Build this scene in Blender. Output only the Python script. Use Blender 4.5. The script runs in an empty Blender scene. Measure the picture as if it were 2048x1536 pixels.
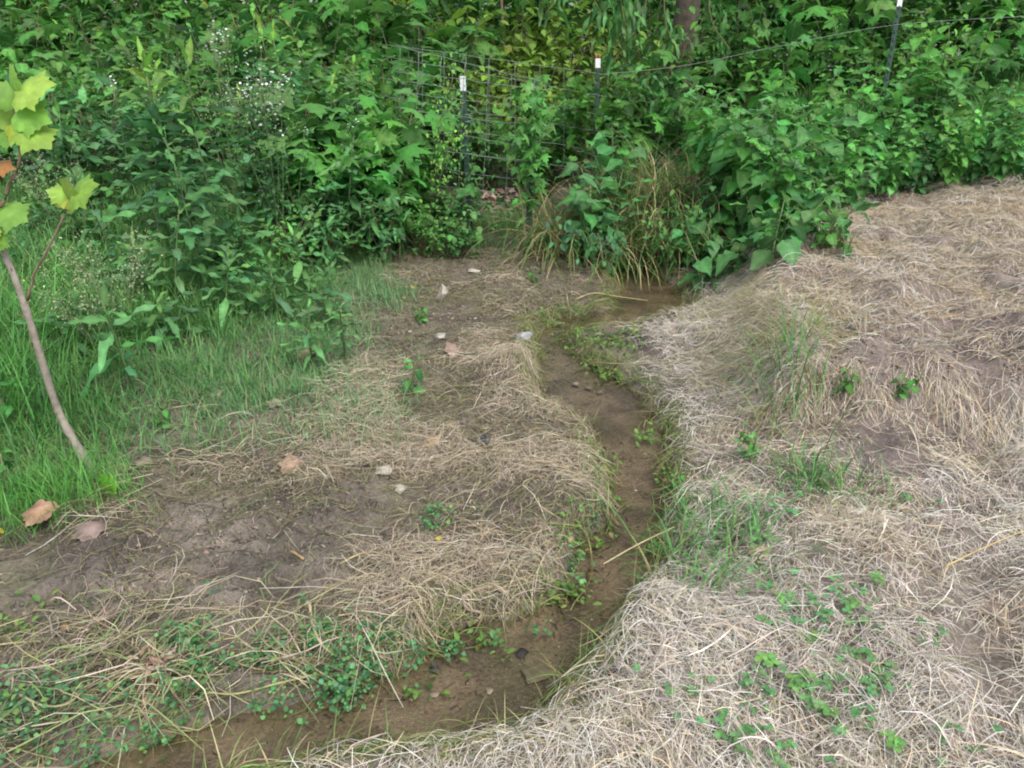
import bpy, bmesh, math, random
import numpy as np
from mathutils import Vector, Matrix

random.seed(7)
R = np.random.default_rng(11)
PI = math.pi
S = bpy.context.scene
COL = S.collection

# ------------------------------------------------------------------ camera
CAM_Z, PITCH, FPX = 1.40, math.radians(25.0), 1538.0      # photo is 2048 x 1536
cam = bpy.data.cameras.new("camera")
cam.sensor_width = 36.0
cam.lens = 36.0 * FPX / 2048.0
cam.clip_start, cam.clip_end = 0.02, 500.0
cam_ob = bpy.data.objects.new("camera", cam)
COL.objects.link(cam_ob)
cam_ob.location = (0, 0, CAM_Z)
cam_ob.rotation_euler = (PI / 2 - PITCH, 0, 0)
S.camera = cam_ob

# ------------------------------------------------------------------ sky, sun, exposure
SUN_EL, SUN_AZ = math.radians(56), math.radians(150)       # azimuth clockwise from +Y: behind the camera, to the right
W = bpy.data.worlds.new("World")
S.world = W
W.use_nodes = True
wn, wl = W.node_tree.nodes, W.node_tree.links
sky = wn.new("ShaderNodeTexSky")
sky.sky_type = 'NISHITA'
sky.sun_disc = False
sky.sun_elevation = SUN_EL
sky.sun_rotation = SUN_AZ
sky.air_density, sky.dust_density = 1.0, 3.0
hs = wn.new("ShaderNodeHueSaturation")
hs.inputs['Saturation'].default_value = 0.45
bg = wn["Background"]
bg.inputs['Strength'].default_value = 0.15
wl.new(sky.outputs[0], hs.inputs['Color'])
wl.new(hs.outputs[0], bg.inputs['Color'])
sun = bpy.data.lights.new("sun", 'SUN')
sun.energy, sun.angle, sun.color = 1.3, math.radians(30), (1.0, 0.955, 0.89)
sun_ob = bpy.data.objects.new("sun", sun)
COL.objects.link(sun_ob)
sd = Vector((math.sin(SUN_AZ) * math.cos(SUN_EL), math.cos(SUN_AZ) * math.cos(SUN_EL), math.sin(SUN_EL)))
sun_ob.rotation_euler = sd.to_track_quat('Z', 'Y').to_euler()
sun_ob.location = sd * 30
S.view_settings.view_transform = 'Standard'
S.view_settings.look = 'None'
S.view_settings.exposure = 0.92
S.view_settings.gamma = 1.0
S.render.engine = 'CYCLES'
cy = S.cycles
cy.use_denoising = True
cy.filter_width = 2.0
cy.max_bounces, cy.diffuse_bounces, cy.glossy_bounces, cy.transmission_bounces, cy.transparent_max_bounces = 6, 3, 2, 4, 8
cy.caustics_reflective = cy.caustics_refractive = False

# ------------------------------------------------------------------ numpy helpers
def ray(u, v):
    x, y = (u - 1024.0) / FPX, -(v - 768.0) / FPX
    return np.array([x, math.cos(PITCH) + y * math.sin(PITCH), -math.sin(PITCH) + y * math.cos(PITCH)])

def at(u, v, y):
    """point on the line of sight through (u, v) at distance y from the camera"""
    d = ray(u, v)
    return np.array([0, 0, CAM_Z]) + d * (y / d[1])

def flat(u, v, z=0.04):
    d = ray(u, v)
    t = (z - CAM_Z) / d[2]
    return np.array([d[0] * t, d[1] * t])

def lattice(ix, iy, seed):
    n = (ix.astype(np.int64) * 374761393 + iy.astype(np.int64) * 668265263 + seed * 982451653) & 0xFFFFFFFF
    n = ((n ^ (n >> 13)) * 1274126177) & 0xFFFFFFFF
    n = n ^ (n >> 16)
    return (n & 0xFFFF) / 65535.0

def noise(x, y, f, seed=0):
    x = np.asarray(x, float) * f + 1000.0
    y = np.asarray(y, float) * f + 1000.0
    ix, iy = np.floor(x), np.floor(y)
    fx, fy = x - ix, y - iy
    fx, fy = fx * fx * (3 - 2 * fx), fy * fy * (3 - 2 * fy)
    a, b = lattice(ix, iy, seed), lattice(ix + 1, iy, seed)
    c, d = lattice(ix, iy + 1, seed), lattice(ix + 1, iy + 1, seed)
    return (a + (b - a) * fx) * (1 - fy) + (c + (d - c) * fx) * fy - 0.5

def fbm(x, y, f, o=4, seed=0):
    s, a = 0, 1.0
    for k in range(o):
        s = s + a * noise(x, y, f, seed + k * 17)
        f *= 2.03
        a *= 0.5
    return s

def sstep(a, b, x):
    t = np.clip((x - a) / (b - a), 0, 1)
    return t * t * (3 - 2 * t)

def seg_dist(px, py, pts, closed=False):
    """distance to polyline, and value index along it"""
    best = np.full(np.shape(px), 1e9)
    idx = np.zeros(np.shape(px))
    n = len(pts)
    for k in range(n if closed else n - 1):
        a, b = np.array(pts[k][:2]), np.array(pts[(k + 1) % n][:2])
        ab = b - a
        t = np.clip(((px - a[0]) * ab[0] + (py - a[1]) * ab[1]) / max(1e-9, ab @ ab), 0, 1)
        d = np.hypot(px - a[0] - t * ab[0], py - a[1] - t * ab[1])
        m = d < best
        best = np.where(m, d, best)
        idx = np.where(m, k + t, idx)
    return best, idx

def inside(px, py, pts):
    r = np.zeros(np.shape(px), bool)
    n = len(pts)
    for k in range(n):
        x1, y1 = pts[k][:2]
        x2, y2 = pts[(k + 1) % n][:2]
        if y1 == y2:
            continue
        c = ((y1 > py) != (y2 > py)) & (px < (x2 - x1) * (py - y1) / (y2 - y1) + x1)
        r ^= c
    return r

def sdist(px, py, pts):
    d, _ = seg_dist(px, py, pts, True)
    return np.where(inside(px, py, pts), d, -d)

def wpoly(px, z=0.04):
    return [tuple(flat(u, v, z)) for u, v in px]

# ------------------------------------------------------------------ lie of the land
CREEK_PX = [(1215, 505, 40), (1240, 540, 46), (1298, 575, 50), (1305, 606, 70), (1255, 634, 52), (1150, 648, 34), (1098, 672, 28),
            (1118, 720, 46), (1175, 785, 86), (1245, 850, 66), (1272, 920, 62), (1278, 985, 62), (1268, 1050, 56),
            (1240, 1105, 74), (1205, 1165, 60), (1165, 1225, 56), (1100, 1285, 80), (1010, 1345, 120), (900, 1390, 104),
            (760, 1420, 74), (600, 1452, 66), (430, 1500, 70), (280, 1560, 80), (60, 1660, 90)]
CREEK = [tuple(flat(u, v, 0.0)) for u, v, w in CREEK_PX]
CREEK_W = np.array([w / FPX * math.hypot(CAM_Z, flat(u, v, 0)[1]) * 1.2 for u, v, w in CREEK_PX])
TERRACE = wpoly([(1440, 540), (1420, 640), (1405, 760), (1450, 860), (1560, 905), (1700, 928), (1900, 935), (2150, 930), (2700, 900),
                 (2700, 330), (2000, 300), (1560, 440)], 0.06)
BACK = wpoly([(1075, 478), (1160, 500), (1230, 500), (1330, 500), (1440, 525), (1560, 470), (1700, 420), (2300, 330), (2300, 230), (1050, 230)], 0.05)
RIGHT = wpoly([(1260, 500), (1385, 560), (1400, 640), (1310, 675), (1310, 760), (1340, 880), (1350, 1000), (1330, 1100), (1260, 1180),
               (1215, 1230), (1230, 1350), (1180, 1410), (1000, 1465), (800, 1500), (640, 1560), (400, 1700), (3200, 1700), (3000, 300), (1500, 420)], 0.0)
LEFT = wpoly([(-600, 1100), (0, 1020), (200, 930), (420, 830), (620, 720), (700, 560), (900, 480), (1050, 400), (1000, 250), (-900, 250)], 0.04)
PITS = [(470, 1235, .045, .030, .035), (205, 1110, .05, .022, .03), (250, 1125, .03, .02, .02), (345, 1085, .03, .02, .02), (600, 1165, .05, .03, .025),
        (280, 1105, .022, .03, .028), (520, 1075, .06, .035, .022), (640, 1060, .06, .03, .02), (120, 1200, .05, .03, .02), (380, 1215, .025, .02, .02),
        (720, 1010, .06, .03, .025), (560, 1110, .05, .04, .016), (420, 1150, .07, .05, .014), (330, 1180, .06, .03, .016), (760, 1110, .06, .03, .018),
        (190, 1250, .06, .035, .02), (700, 1180, .05, .03, .02), (845, 1085, .05, .03, .02), (960, 905, .05, .03, .03)]
PITS = [(*flat(u, v, .03), a * 1.1, b * 1.1, d * 1.7) for u, v, a, b, d in PITS]
BUMPS = [(1045, 765, .13, .10), (990, 755, .12, .05), (1080, 1000, .16, .05), (1330, 1300, .22, .06), (1290, 1260, .12, .05), (1215, 560, .16, .03),
         (1240, 590, .12, .02), (1700, 960, .3, .05), (1530, 960, .18, .06), (1020, 415, .2, .10), (970, 425, .18, .09), (860, 1190, .15, .03),
         (1330, 640, .12, .03), (1600, 1180, .25, .04), (1090, 700, .05, .02), (1430, 700, .2, .05), (1250, 1530, .3, .05), (1750, 1330, .3, .04)]
BUMPS = [(*flat(u, v, .04), r, h) for u, v, r, h in BUMPS]

def creek_d(x, y):
    d, k = seg_dist(x, y, CREEK)
    w = np.interp(k, np.arange(len(CREEK_W)), CREEK_W)
    return d - w * (1 + 0.4 * fbm(x, y, 6, 3, 5)) - 0.012 * fbm(x, y, 22, 2, 8)

def land(x, y):
    cd = creek_d(x, y)
    z = 0.034 + 0.030 * fbm(x, y, 2.6, 3, 1) + 0.018 * fbm(x, y, 9, 3, 2)
    lumps = np.abs(fbm(x, y, 10, 3, 33))
    z = z + 0.042 * (0.25 - lumps) + 0.016 * np.abs(fbm(x, y, 24, 2, 35)) * sstep(-.2, .2, fbm(x, y, 2, 2, 36))
    lf = sdist(x, y, LEFT)
    z = z + 0.16 * sstep(0, 2.2, lf) + 0.03 * sstep(0, .3, lf)
    z = z + sstep(2.0, 6, lf) * 0.15
    rt = sdist(x, y, RIGHT) + 0.07 * fbm(x, y, 5, 3, 63)
    tuft = 0.5 + fbm(x, y, 3.6, 3, 61)
    r1 = sstep(0.0, 0.40, rt)
    z = z + r1 * (0.030 + 0.042 * np.clip(tuft, 0, 1.2) + 0.040 * fbm(x, y, 8, 3, 62)) + sstep(0.2, 1.6, rt) * 0.05
    te = sdist(x, y, TERRACE) + 0.10 * fbm(x, y, 2.2, 3, 71)
    z = z + sstep(-0.05, 0.33, te) * (0.20 + 0.06 * fbm(x, y, 3, 3, 9)) + sstep(0.2, 2.2, te) * 0.10
    bk = sdist(x, y, BACK) + 0.05 * fbm(x, y, 3, 2, 19)
    z = z + sstep(0.0, 0.22, bk) * 0.22 * (1 - 0.6 * sstep(2.0, 3.5, x))
    hill = sstep(1.2, 4.0, x) * sstep(6.2, 9.5, y)
    z = z + 0.55 * hill
    for bx, by, r, h in BUMPS:
        z = z + h * np.exp(-((x - bx) ** 2 + (y - by) ** 2) / (r * r) * 1.6)
    for bx, by, a, b, d in PITS:
        q = ((x - bx) / a) ** 2 + ((y - by) / b) ** 2
        z = z - d * np.exp(-q ** 1.5) + 0.35 * d * np.exp(-(np.sqrt(q) - 1.45) ** 2 * 7)
    # puddle in the left mud and the strip below the mud bank
    pd = sdist(x, y, wpoly([(-300, 1235), (60, 1235), (95, 1270), (60, 1305), (-300, 1340)], 0.0))
    z = z - 0.055 * sstep(-0.02, 0.06, pd)
    pd2 = sdist(x, y, wpoly([(480, 1300), (560, 1318), (680, 1335), (700, 1375), (600, 1400), (480, 1345)], 0.0))
    z = z - 0.040 * sstep(-0.03, 0.05, pd2)
    # the channel itself
    bed = -0.022 + 0.010 * fbm(x, y, 8, 3, 41)
    k = sstep(-0.05, 0.055, cd)
    z = bed * (1 - k) + np.maximum(z, 0.012 - 0.03 * sstep(.3, 0, cd)) * k
    return z

GX = np.arange(-7.5, 9.0, 0.015)
GY = np.arange(0.3, 12.0, 0.015)
_mx, _my = np.meshgrid(GX, GY)
HZ = land(_mx, _my)
_gy, _gx = np.gradient(HZ, 0.015)

def bil(A, x, y):
    fx = np.clip((np.asarray(x) - GX[0]) / 0.015, 0, len(GX) - 1.001)
    fy = np.clip((np.asarray(y) - GY[0]) / 0.015, 0, len(GY) - 1.001)
    ix, iy = fx.astype(int), fy.astype(int)
    fx, fy = fx - ix, fy - iy
    return (A[iy, ix] * (1 - fx) + A[iy, ix + 1] * fx) * (1 - fy) + (A[iy + 1, ix] * (1 - fx) + A[iy + 1, ix + 1] * fx) * fy

def H(x, y):
    return bil(HZ, x, y)

def gp(u, v):
    """where the line of sight through (u, v) meets the ground"""
    d = ray(u, v)
    t = np.arange(0.6, 14.0, 0.01)
    p = np.array([0, 0, CAM_Z]) + t[:, None] * d
    h = H(p[:, 0], p[:, 1])
    m = np.nonzero(p[:, 2] < h)[0]
    q = p[m[0]] if len(m) else p[-1]
    return np.array([q[0], q[1], float(H(q[0], q[1]))])

def gpoly(px):
    return [tuple(gp(u, v)[:2]) for u, v in px]

# ------------------------------------------------------------------ mesh helpers
class Geo:
    def __init__(s):
        s.v, s.q, s.t, s.c, s.n = [], [], [], [], 0
    def add(s, V, Q=None, T=None, C=(.5, .5, .5)):
        V = np.asarray(V, float).reshape(-1, 3)
        C = np.asarray(C, float)
        if C.ndim == 1:
            C = np.broadcast_to(C, (len(V), 3))
        s.v.append(V)
        s.c.append(C.reshape(-1, 3))
        if Q is not None and len(Q):
            s.q.append(np.asarray(Q, np.int64).reshape(-1, 4) + s.n)
        if T is not None and len(T):
            s.t.append(np.asarray(T, np.int64).reshape(-1, 3) + s.n)
        s.n += len(V)
    def mesh(s, name, mat, smooth=True):
        me = bpy.data.meshes.new(name)
        V = np.concatenate(s.v).astype(np.float32)
        q = np.concatenate(s.q) if s.q else np.zeros((0, 4), np.int64)
        t = np.concatenate(s.t) if s.t else np.zeros((0, 3), np.int64)
        me.vertices.add(len(V))
        me.vertices.foreach_set("co", V.ravel())
        loops = np.concatenate([q.ravel(), t.ravel()]).astype(np.int32)
        starts = np.concatenate([np.arange(len(q)) * 4, len(q) * 4 + np.arange(len(t)) * 3]).astype(np.int32)
        me.loops.add(len(loops))
        me.loops.foreach_set("vertex_index", loops)
        me.polygons.add(len(starts))
        me.polygons.foreach_set("loop_start", starts)
        me.polygons.foreach_set("use_smooth", np.full(len(starts), smooth))
        ca = me.color_attributes.new("tint", 'FLOAT_COLOR', 'POINT')
        C = np.concatenate(s.c)
        ca.data.foreach_set("color", np.concatenate([C, np.ones((len(C), 1))], 1).astype(np.float32).ravel())
        me.update(calc_edges=True)
        me.validate()
        me.materials.append(mat)
        return me

def tag(o, label=None, cat=None, group=None, kind=None):
    if label:
        o["label"] = label
    if cat:
        o["category"] = cat
    if group:
        o["group"] = group
    if kind:
        o["kind"] = kind
    return o

def obj(name, me, parent=None, loc=(0, 0, 0)):
    o = bpy.data.objects.new(name, me)
    COL.objects.link(o)
    o.location = loc
    if parent:
        o.parent = parent
    return o

def thing(name, label, cat, loc=(0, 0, 0), rz=0, sc=1.0, group=None, tilt=(0, 0)):
    o = bpy.data.objects.new(name, None)
    o.empty_display_size = 0.05
    COL.objects.link(o)
    o.location = tuple(float(a) for a in loc)
    o.rotation_euler = (tilt[0], tilt[1], rz)
    o.scale = (sc, sc, sc)
    return tag(o, label, cat, group)

def frames(az, pitch, roll):
    """columns: x side, y along, z normal. az: heading, pitch: up(+)/down(-), roll about the length"""
    ca, sa, cp, sp = np.cos(az), np.sin(az), np.cos(pitch), np.sin(pitch)
    f = np.stack([ca * cp, sa * cp, sp], -1)
    s = np.stack([sa, -ca, np.zeros_like(ca)], -1)
    n = np.cross(s, f)
    cr, sr = np.cos(roll)[:, None], np.sin(roll)[:, None]
    s2, n2 = s * cr + n * sr, n * cr - s * sr
    return np.stack([s2, f, n2], -1)

def put(g, tpl, pos, az, pitch, roll, size, col):
    V, Q, T, m = tpl
    N = len(pos)
    F = frames(np.asarray(az, float), np.asarray(pitch, float), np.asarray(roll, float))
    P = np.einsum('nij,kj->nki', F, V) * np.asarray(size, float).reshape(N, 1, 1) + np.asarray(pos, float)[:, None, :]
    C = np.asarray(col, float).reshape(N, 1, 3) * m[None, :, None]
    k = len(V)
    off = (np.arange(N) * k)[:, None, None]
    g.add(P.reshape(-1, 3), (Q[None] + off).reshape(-1, 4) if len(Q) else None, (T[None] + off).reshape(-1, 3) if len(T) else None, C.reshape(-1, 3))

def strip_leaf(width, rows=7, cols=3, droop=0.25, fold=0.25, peak=0.4, wave=0.0, tip=1.0):
    """blade along +Y, length 1"""
    t = np.linspace(0, 1, rows)
    a, b = peak * 2.2, (1 - peak) * 2.2 * tip
    w = (t ** a) * ((1 - t) ** b)
    w = w / w.max() * width * 0.5
    w[0] = max(w[0], 0.008)
    w[-1] = 0.003
    sx = np.linspace(-1, 1, cols)
    V, m = [], []
    for i in range(rows):
        for j in range(cols):
            x = sx[j] * w[i]
            V.append((x, t[i] - droop * .25 * t[i] ** 2, fold * abs(x) - droop * t[i] ** 2 + wave * math.sin(t[i] * 14 + (j > cols // 2) * 2) * abs(sx[j]) * .1))
            m.append(1.22 if j == cols // 2 else (0.92 + 0.08 * (i % 2)))
    Q = [(i * cols + j, i * cols + j + 1, (i + 1) * cols + j + 1, (i + 1) * cols + j) for i in range(rows - 1) for j in range(cols - 1)]
    return np.array(V), np.array(Q), np.zeros((0, 3), int), np.array(m)

def lobed_leaf(half, droop=0.25, curl=0.18, centre=0.30, seed=0):
    """outline given as right half from the stalk to the tip; ribs run from the stalk point"""
    r = random.Random(seed)
    out = [(0, 0)] + list(half) + [(-x, y) for x, y in reversed(half[:-1])]
    c = (0, centre)
    V, m = [], []
    def z(x, y):
        return -droop * y * abs(y) - curl * x * x * 1.6 + r.uniform(-.02, .02)
    V.append((c[0], c[1], z(*c)))
    m.append(1.15)
    n = len(out)
    for x, y in out:                               # inner ring
        ix, iy = c[0] + (x - c[0]) * .55, c[1] + (y - c[1]) * .55
        V.append((ix, iy, z(ix, iy) + .015))
        m.append(1.0)
    for x, y in out:
        V.append((x, y, z(x, y)))
        m.append(r.uniform(.85, 1.05))
    T = [(0, 1 + i, 1 + (i + 1) % n) for i in range(n)]
    Q = [(1 + i, 1 + n + i, 1 + n + (i + 1) % n, 1 + (i + 1) % n) for i in range(n)]
    return np.array(V), np.array(Q), np.array(T), np.array(m)

SYC = [(.10, -.06), (.26, -.08), (.38, .0), (.56, .08), (.49, .18), (.55, .26), (.50, .38), (.58, .46), (.68, .60), (.54, .62), (.48, .70), (.36, .70),
       (.33, .82), (.19, .85), (.11, .95), (0, 1.06)]
MAP = [(.06, -.05), (.20, -.02), (.44, -.06), (.36, .08), (.28, .18), (.44, .30), (.70, .46), (.50, .50), (.26, .46), (.24, .62), (.26, .76), (.12, .80), (0, 1.08)]
L_LANCE = [strip_leaf(.21, 9, 3, d, .3, .40, .5) for d in (.08, .25, .5)]
L_OVATE = [strip_leaf(.66, 8, 5, d, .22, .36, .5, 1.1) for d in (.15, .4, .65)]
L_ROUND = [strip_leaf(.85, 6, 3, .15, .25, .5, .3)]
L_SMALL = [strip_leaf(.5, 4, 3, .2, .3, .45)]
L_SYC = [lobed_leaf(SYC, d, .2, .3, k) for k, d in enumerate((.1, .3, .5))]
L_MAP = [lobed_leaf(MAP, d, .25, .28, k) for k, d in enumerate((.1, .3, .55))]

def jit(col, n, amt=.18, hue=.10):
    c = np.asarray(col, float)[None] * (1 + amt * R.normal(size=(n, 1)))
    return np.clip(c * (1 + hue * R.normal(size=(n, 3))), 0.004, .9)

def mixcol(cols, weights, n, amt=.15, hue=.06):
    c = np.asarray(cols)[R.choice(len(cols), n, p=np.asarray(weights) / np.sum(weights))]
    return np.clip(c * (1 + amt * R.normal(size=(n, 1))) * (1 + hue * R.normal(size=(n, 3))), .004, .9)

def tube(g, pts, rad, sides=6, col=(.2, .15, .1), var=.12):
    pts = np.asarray(pts, float)
    n = len(pts)
    rad = np.broadcast_to(np.asarray(rad, float), (n,))
    V = []
    up = np.array([0.31, 0.17, 0.93])
    for i in range(n):
        d = pts[min(i + 1, n - 1)] - pts[max(i - 1, 0)]
        d = d / (np.linalg.norm(d) + 1e-9)
        a = np.cross(d, up if abs(d @ up) < .95 else np.array([1., 0, 0]))
        a /= np.linalg.norm(a) + 1e-9
        b = np.cross(d, a)
        for k in range(sides):
            th = 2 * PI * k / sides
            V.append(pts[i] + rad[i] * (a * math.cos(th) + b * math.sin(th)))
    Q = [(i * sides + k, i * sides + (k + 1) % sides, (i + 1) * sides + (k + 1) % sides, (i + 1) * sides + k) for i in range(n - 1) for k in range(sides)]
    V.append(pts[0])
    V.append(pts[-1])
    e = n * sides
    T = [(e, (k + 1) % sides, k) for k in range(sides)] + [(e + 1, (n - 1) * sides + k, (n - 1) * sides + (k + 1) % sides) for k in range(sides)]
    C = np.repeat(np.asarray(col, float)[None], len(V), 0) * (1 + var * R.normal(size=(len(V), 1)))
    g.add(V, Q, T, np.clip(C, .003, .95))

def curve(pts, n=16):
    """smooth curve through points (Catmull-Rom)"""
    P = np.asarray(pts, float)
    P = np.vstack([2 * P[0] - P[1], P, 2 * P[-1] - P[-2]])
    out = []
    m = len(P) - 3
    for s in np.linspace(0, m - 1e-6, n):
        k = int(s)
        t = s - k
        a, b, c, d = P[k:k + 4]
        out.append(.5 * (2 * b + (c - a) * t + (2 * a - 5 * b + 4 * c - d) * t * t + (3 * b - a - 3 * c + d) * t ** 3))
    return np.array(out)

def blades(g, P, az, L, Wd, lean, bend, col, K=5, tipcol=None, twist=0.0):
    """upright grass blades, arrays of N"""
    N = len(P)
    t = np.linspace(0, 1, K + 1)
    ang = lean[:, None] + bend[:, None] * ((t[:-1] + t[1:]) / 2)[None]
    st = (L / K)[:, None]
    hx = np.concatenate([np.zeros((N, 1)), np.cumsum(np.sin(ang) * st, 1)], 1)
    hz = np.concatenate([np.zeros((N, 1)), np.cumsum(np.cos(ang) * st, 1)], 1)
    x = P[:, 0:1] + hx * np.cos(az)[:, None]
    y = P[:, 1:2] + hx * np.sin(az)[:, None]
    z = P[:, 2:3] + hz
    z = np.maximum(z, H(x, y) + 0.003)
    w = (Wd[:, None] * np.maximum(.12, (1 - t ** 2.2))[None]) * .5
    tw = az[:, None] + PI / 2 + twist * R.normal(size=(N, 1))
    sx, sy = np.cos(tw) * w, np.sin(tw) * w
    V = np.stack([np.stack([x - sx, y - sy, z], -1), np.stack([x + sx, y + sy, z], -1)], 2)
    C = np.repeat(col[:, None, :], K + 1, 1)
    if tipcol is not None:
        f = (t ** 1.5)[None, :, None]
        C = C * (1 - f) + tipcol[:, None, :] * f
    C = np.repeat(C[:, :, None, :], 2, 2)
    i = np.arange(K) * 2
    q = np.stack([i, i + 1, i + 3, i + 2], -1)
    Q = (q[None] + (np.arange(N) * (K + 1) * 2)[:, None, None]).reshape(-1, 4)
    g.add(V.reshape(-1, 3), Q, None, C.reshape(-1, 3))

def strands(g, P, az, L, Wd, lift, col, curl=.5, arch=.02, tilt=.08, K=4):
    """straws lying on the ground"""
    N = len(P)
    t = np.linspace(-.5, .5, K + 1)
    hd = az[:, None] + (curl * R.normal(size=N))[:, None] * t[None]
    st = (L / K)[:, None]
    mid = (hd[:, 1:] + hd[:, :-1]) / 2
    x = np.concatenate([np.zeros((N, 1)), np.cumsum(np.cos(mid) * st, 1)], 1)
    y = np.concatenate([np.zeros((N, 1)), np.cumsum(np.sin(mid) * st, 1)], 1)
    x = x - x.mean(1, keepdims=True) + P[:, 0:1]
    y = y - y.mean(1, keepdims=True) + P[:, 1:2]
    ar = np.abs(arch * R.normal(size=N))[:, None] * (1 - 4 * t * t)[None]
    tl = (tilt * R.normal(size=N))[:, None] * t[None] * L[:, None]
    g0 = H(x, y)
    g0 = .65 * g0 + .35 * g0.mean(1, keepdims=True)
    z = np.maximum(g0 + lift[:, None] + ar + tl, H(x, y) + .002)
    roll = R.uniform(-1.0, 1.0, N)[:, None]
    w = Wd[:, None] * .5 * np.array([.6] + [1] * (K - 1) + [.45])[None]
    sx, sy, sz = -np.sin(hd) * w * np.cos(roll), np.cos(hd) * w * np.cos(roll), w * np.sin(roll)
    V = np.stack([np.stack([x - sx, y - sy, z - sz], -1), np.stack([x + sx, y + sy, z + sz], -1)], 2)
    C = np.repeat(np.repeat(col[:, None, :], K + 1, 1)[:, :, None, :], 2, 2)
    i = np.arange(K) * 2
    q = np.stack([i, i + 1, i + 3, i + 2], -1)
    Q = (q[None] + (np.arange(N) * (K + 1) * 2)[:, None, None]).reshape(-1, 4)
    g.add(V.reshape(-1, 3), Q, None, C.reshape(-1, 3))

def sample(poly, dens, keep=None):
    xs, ys = [p[0] for p in poly], [p[1] for p in poly]
    x0, x1, y0, y1 = max(min(xs), -7), min(max(xs), 8), max(min(ys), .45), min(max(ys), 11.5)
    n = int((x1 - x0) * (y1 - y0) * dens)
    x, y = R.uniform(x0, x1, n), R.uniform(y0, y1, n)
    m = inside(x + .10 * R.normal(size=n) + .12 * fbm(x, y, 3, 3, 171), y + .12 * R.normal(size=n) + .12 * fbm(x, y, 3, 3, 172), poly)    # ragged borders
    m &= np.abs(x) < y * .82 + 1.3                  # nothing stands far outside what can be seen
    x, y = x[m], y[m]
    if keep is not None:
        k = R.uniform(size=len(x)) < keep(x, y)
        x, y = x[k], y[k]
    return np.stack([x, y, H(x, y)], -1)

# ------------------------------------------------------------------ materials
def newmat(name):
    m = bpy.data.materials.new(name)
    m.use_nodes = True
    n, l = m.node_tree.nodes, m.node_tree.links
    return m, n, l, n["Principled BSDF"], n["Material Output"]

def plant_mat(name, rough=.5, trans=.3, vary=.12, spec=.35, gain=(1, 1, 1)):
    m, n, l, b, out = newmat(name)
    a = n.new("ShaderNodeAttribute")
    a.attribute_name = "tint"
    oi = n.new("ShaderNodeObjectInfo")
    mr = n.new("ShaderNodeMapRange")
    mr.inputs['To Min'].default_value = 1 - vary * 1.6
    mr.inputs['To Max'].default_value = 1 + vary * 1.6
    l.new(oi.outputs['Random'], mr.inputs['Value'])
    hsn = n.new("ShaderNodeHueSaturation")
    gm = n.new("ShaderNodeVectorMath")
    gm.operation = 'MULTIPLY'
    gm.inputs[1].default_value = gain
    l.new(a.outputs['Color'], gm.inputs[0])
    l.new(gm.outputs[0], hsn.inputs['Color'])
    l.new(mr.outputs[0], hsn.inputs['Value'])
    ns = n.new("ShaderNodeTexNoise")
    ns.inputs['Scale'].default_value = 35
    ns.inputs['Detail'].default_value = 3
    g = n.new("ShaderNodeNewGeometry")
    l.new(g.outputs['Position'], ns.inputs['Vector'])
    mr2 = n.new("ShaderNodeMapRange")
    mr2.inputs['From Min'].default_value, mr2.inputs['From Max'].default_value = .3, .7
    mr2.inputs['To Min'].default_value, mr2.inputs['To Max'].default_value = .80, 1.18
    l.new(ns.outputs['Fac'], mr2.inputs['Value'])
    mx = n.new("ShaderNodeVectorMath")
    mx.operation = 'SCALE'
    l.new(hsn.outputs[0], mx.inputs[0])
    l.new(mr2.outputs[0], mx.inputs['Scale'])
    l.new(mx.outputs[0], b.inputs['Base Color'])
    b.inputs['Roughness'].default_value = rough
    b.inputs['Specular IOR Level'].default_value = spec
    if trans > 0:
        tr = n.new("ShaderNodeBsdfTranslucent")
        ms = n.new("ShaderNodeMixShader")
        ms.inputs[0].default_value = trans
        l.new(mx.outputs[0], tr.inputs['Color'])
        l.new(b.outputs[0], ms.inputs[1])
        l.new(tr.outputs[0], ms.inputs[2])
        l.new(ms.outputs[0], out.inputs['Surface'])
    return m

M_LEAF = plant_mat("leaf", .5, .36, gain=(1.34, 1.26, 1.0), spec=.2)
M_GRASS = plant_mat("grass_blade", .5, .34, .05, gain=(1.2, 1.22, 1.08))
M_STRAW = plant_mat("straw", .75, .12, .0, .2)
M_STEM = plant_mat("stem", .6, 0, .1)
M_DEAD = plant_mat("dead_leaf", .8, .1, .05, .2)
M_PETAL = plant_mat("petal", .6, .3, .0)

def solid_mat(name, col, rough=.6, metal=0.0, nscale=60, amt=.25, bump=0.0, col2=None, spec=.4):
    m, n, l, b, out = newmat(name)
    tc = n.new("ShaderNodeTexCoord")
    ns = n.new("ShaderNodeTexNoise")
    ns.inputs['Scale'].default_value = nscale
    ns.inputs['Detail'].default_value = 6
    l.new(tc.outputs['Object'], ns.inputs['Vector'])
    cr = n.new("ShaderNodeValToRGB")
    c2 = col2 or tuple(c * (1 - amt) for c in col)
    cr.color_ramp.elements[0].position, cr.color_ramp.elements[1].position = .35, .65
    cr.color_ramp.elements[0].color = (*c2, 1)
    cr.color_ramp.elements[1].color = (*col, 1)
    l.new(ns.outputs['Fac'], cr.inputs[0])
    l.new(cr.outputs[0], b.inputs['Base Color'])
    b.inputs['Roughness'].default_value = rough
    b.inputs['Metallic'].default_value = metal
    b.inputs['Specular IOR Level'].default_value = spec
    if bump:
        bp = n.new("ShaderNodeBump")
        bp.inputs['Strength'].default_value = bump
        bp.inputs['Distance'].default_value = .01
        l.new(ns.outputs['Fac'], bp.inputs['Height'])
        l.new(bp.outputs[0], b.inputs['Normal'])
    return m

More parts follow.
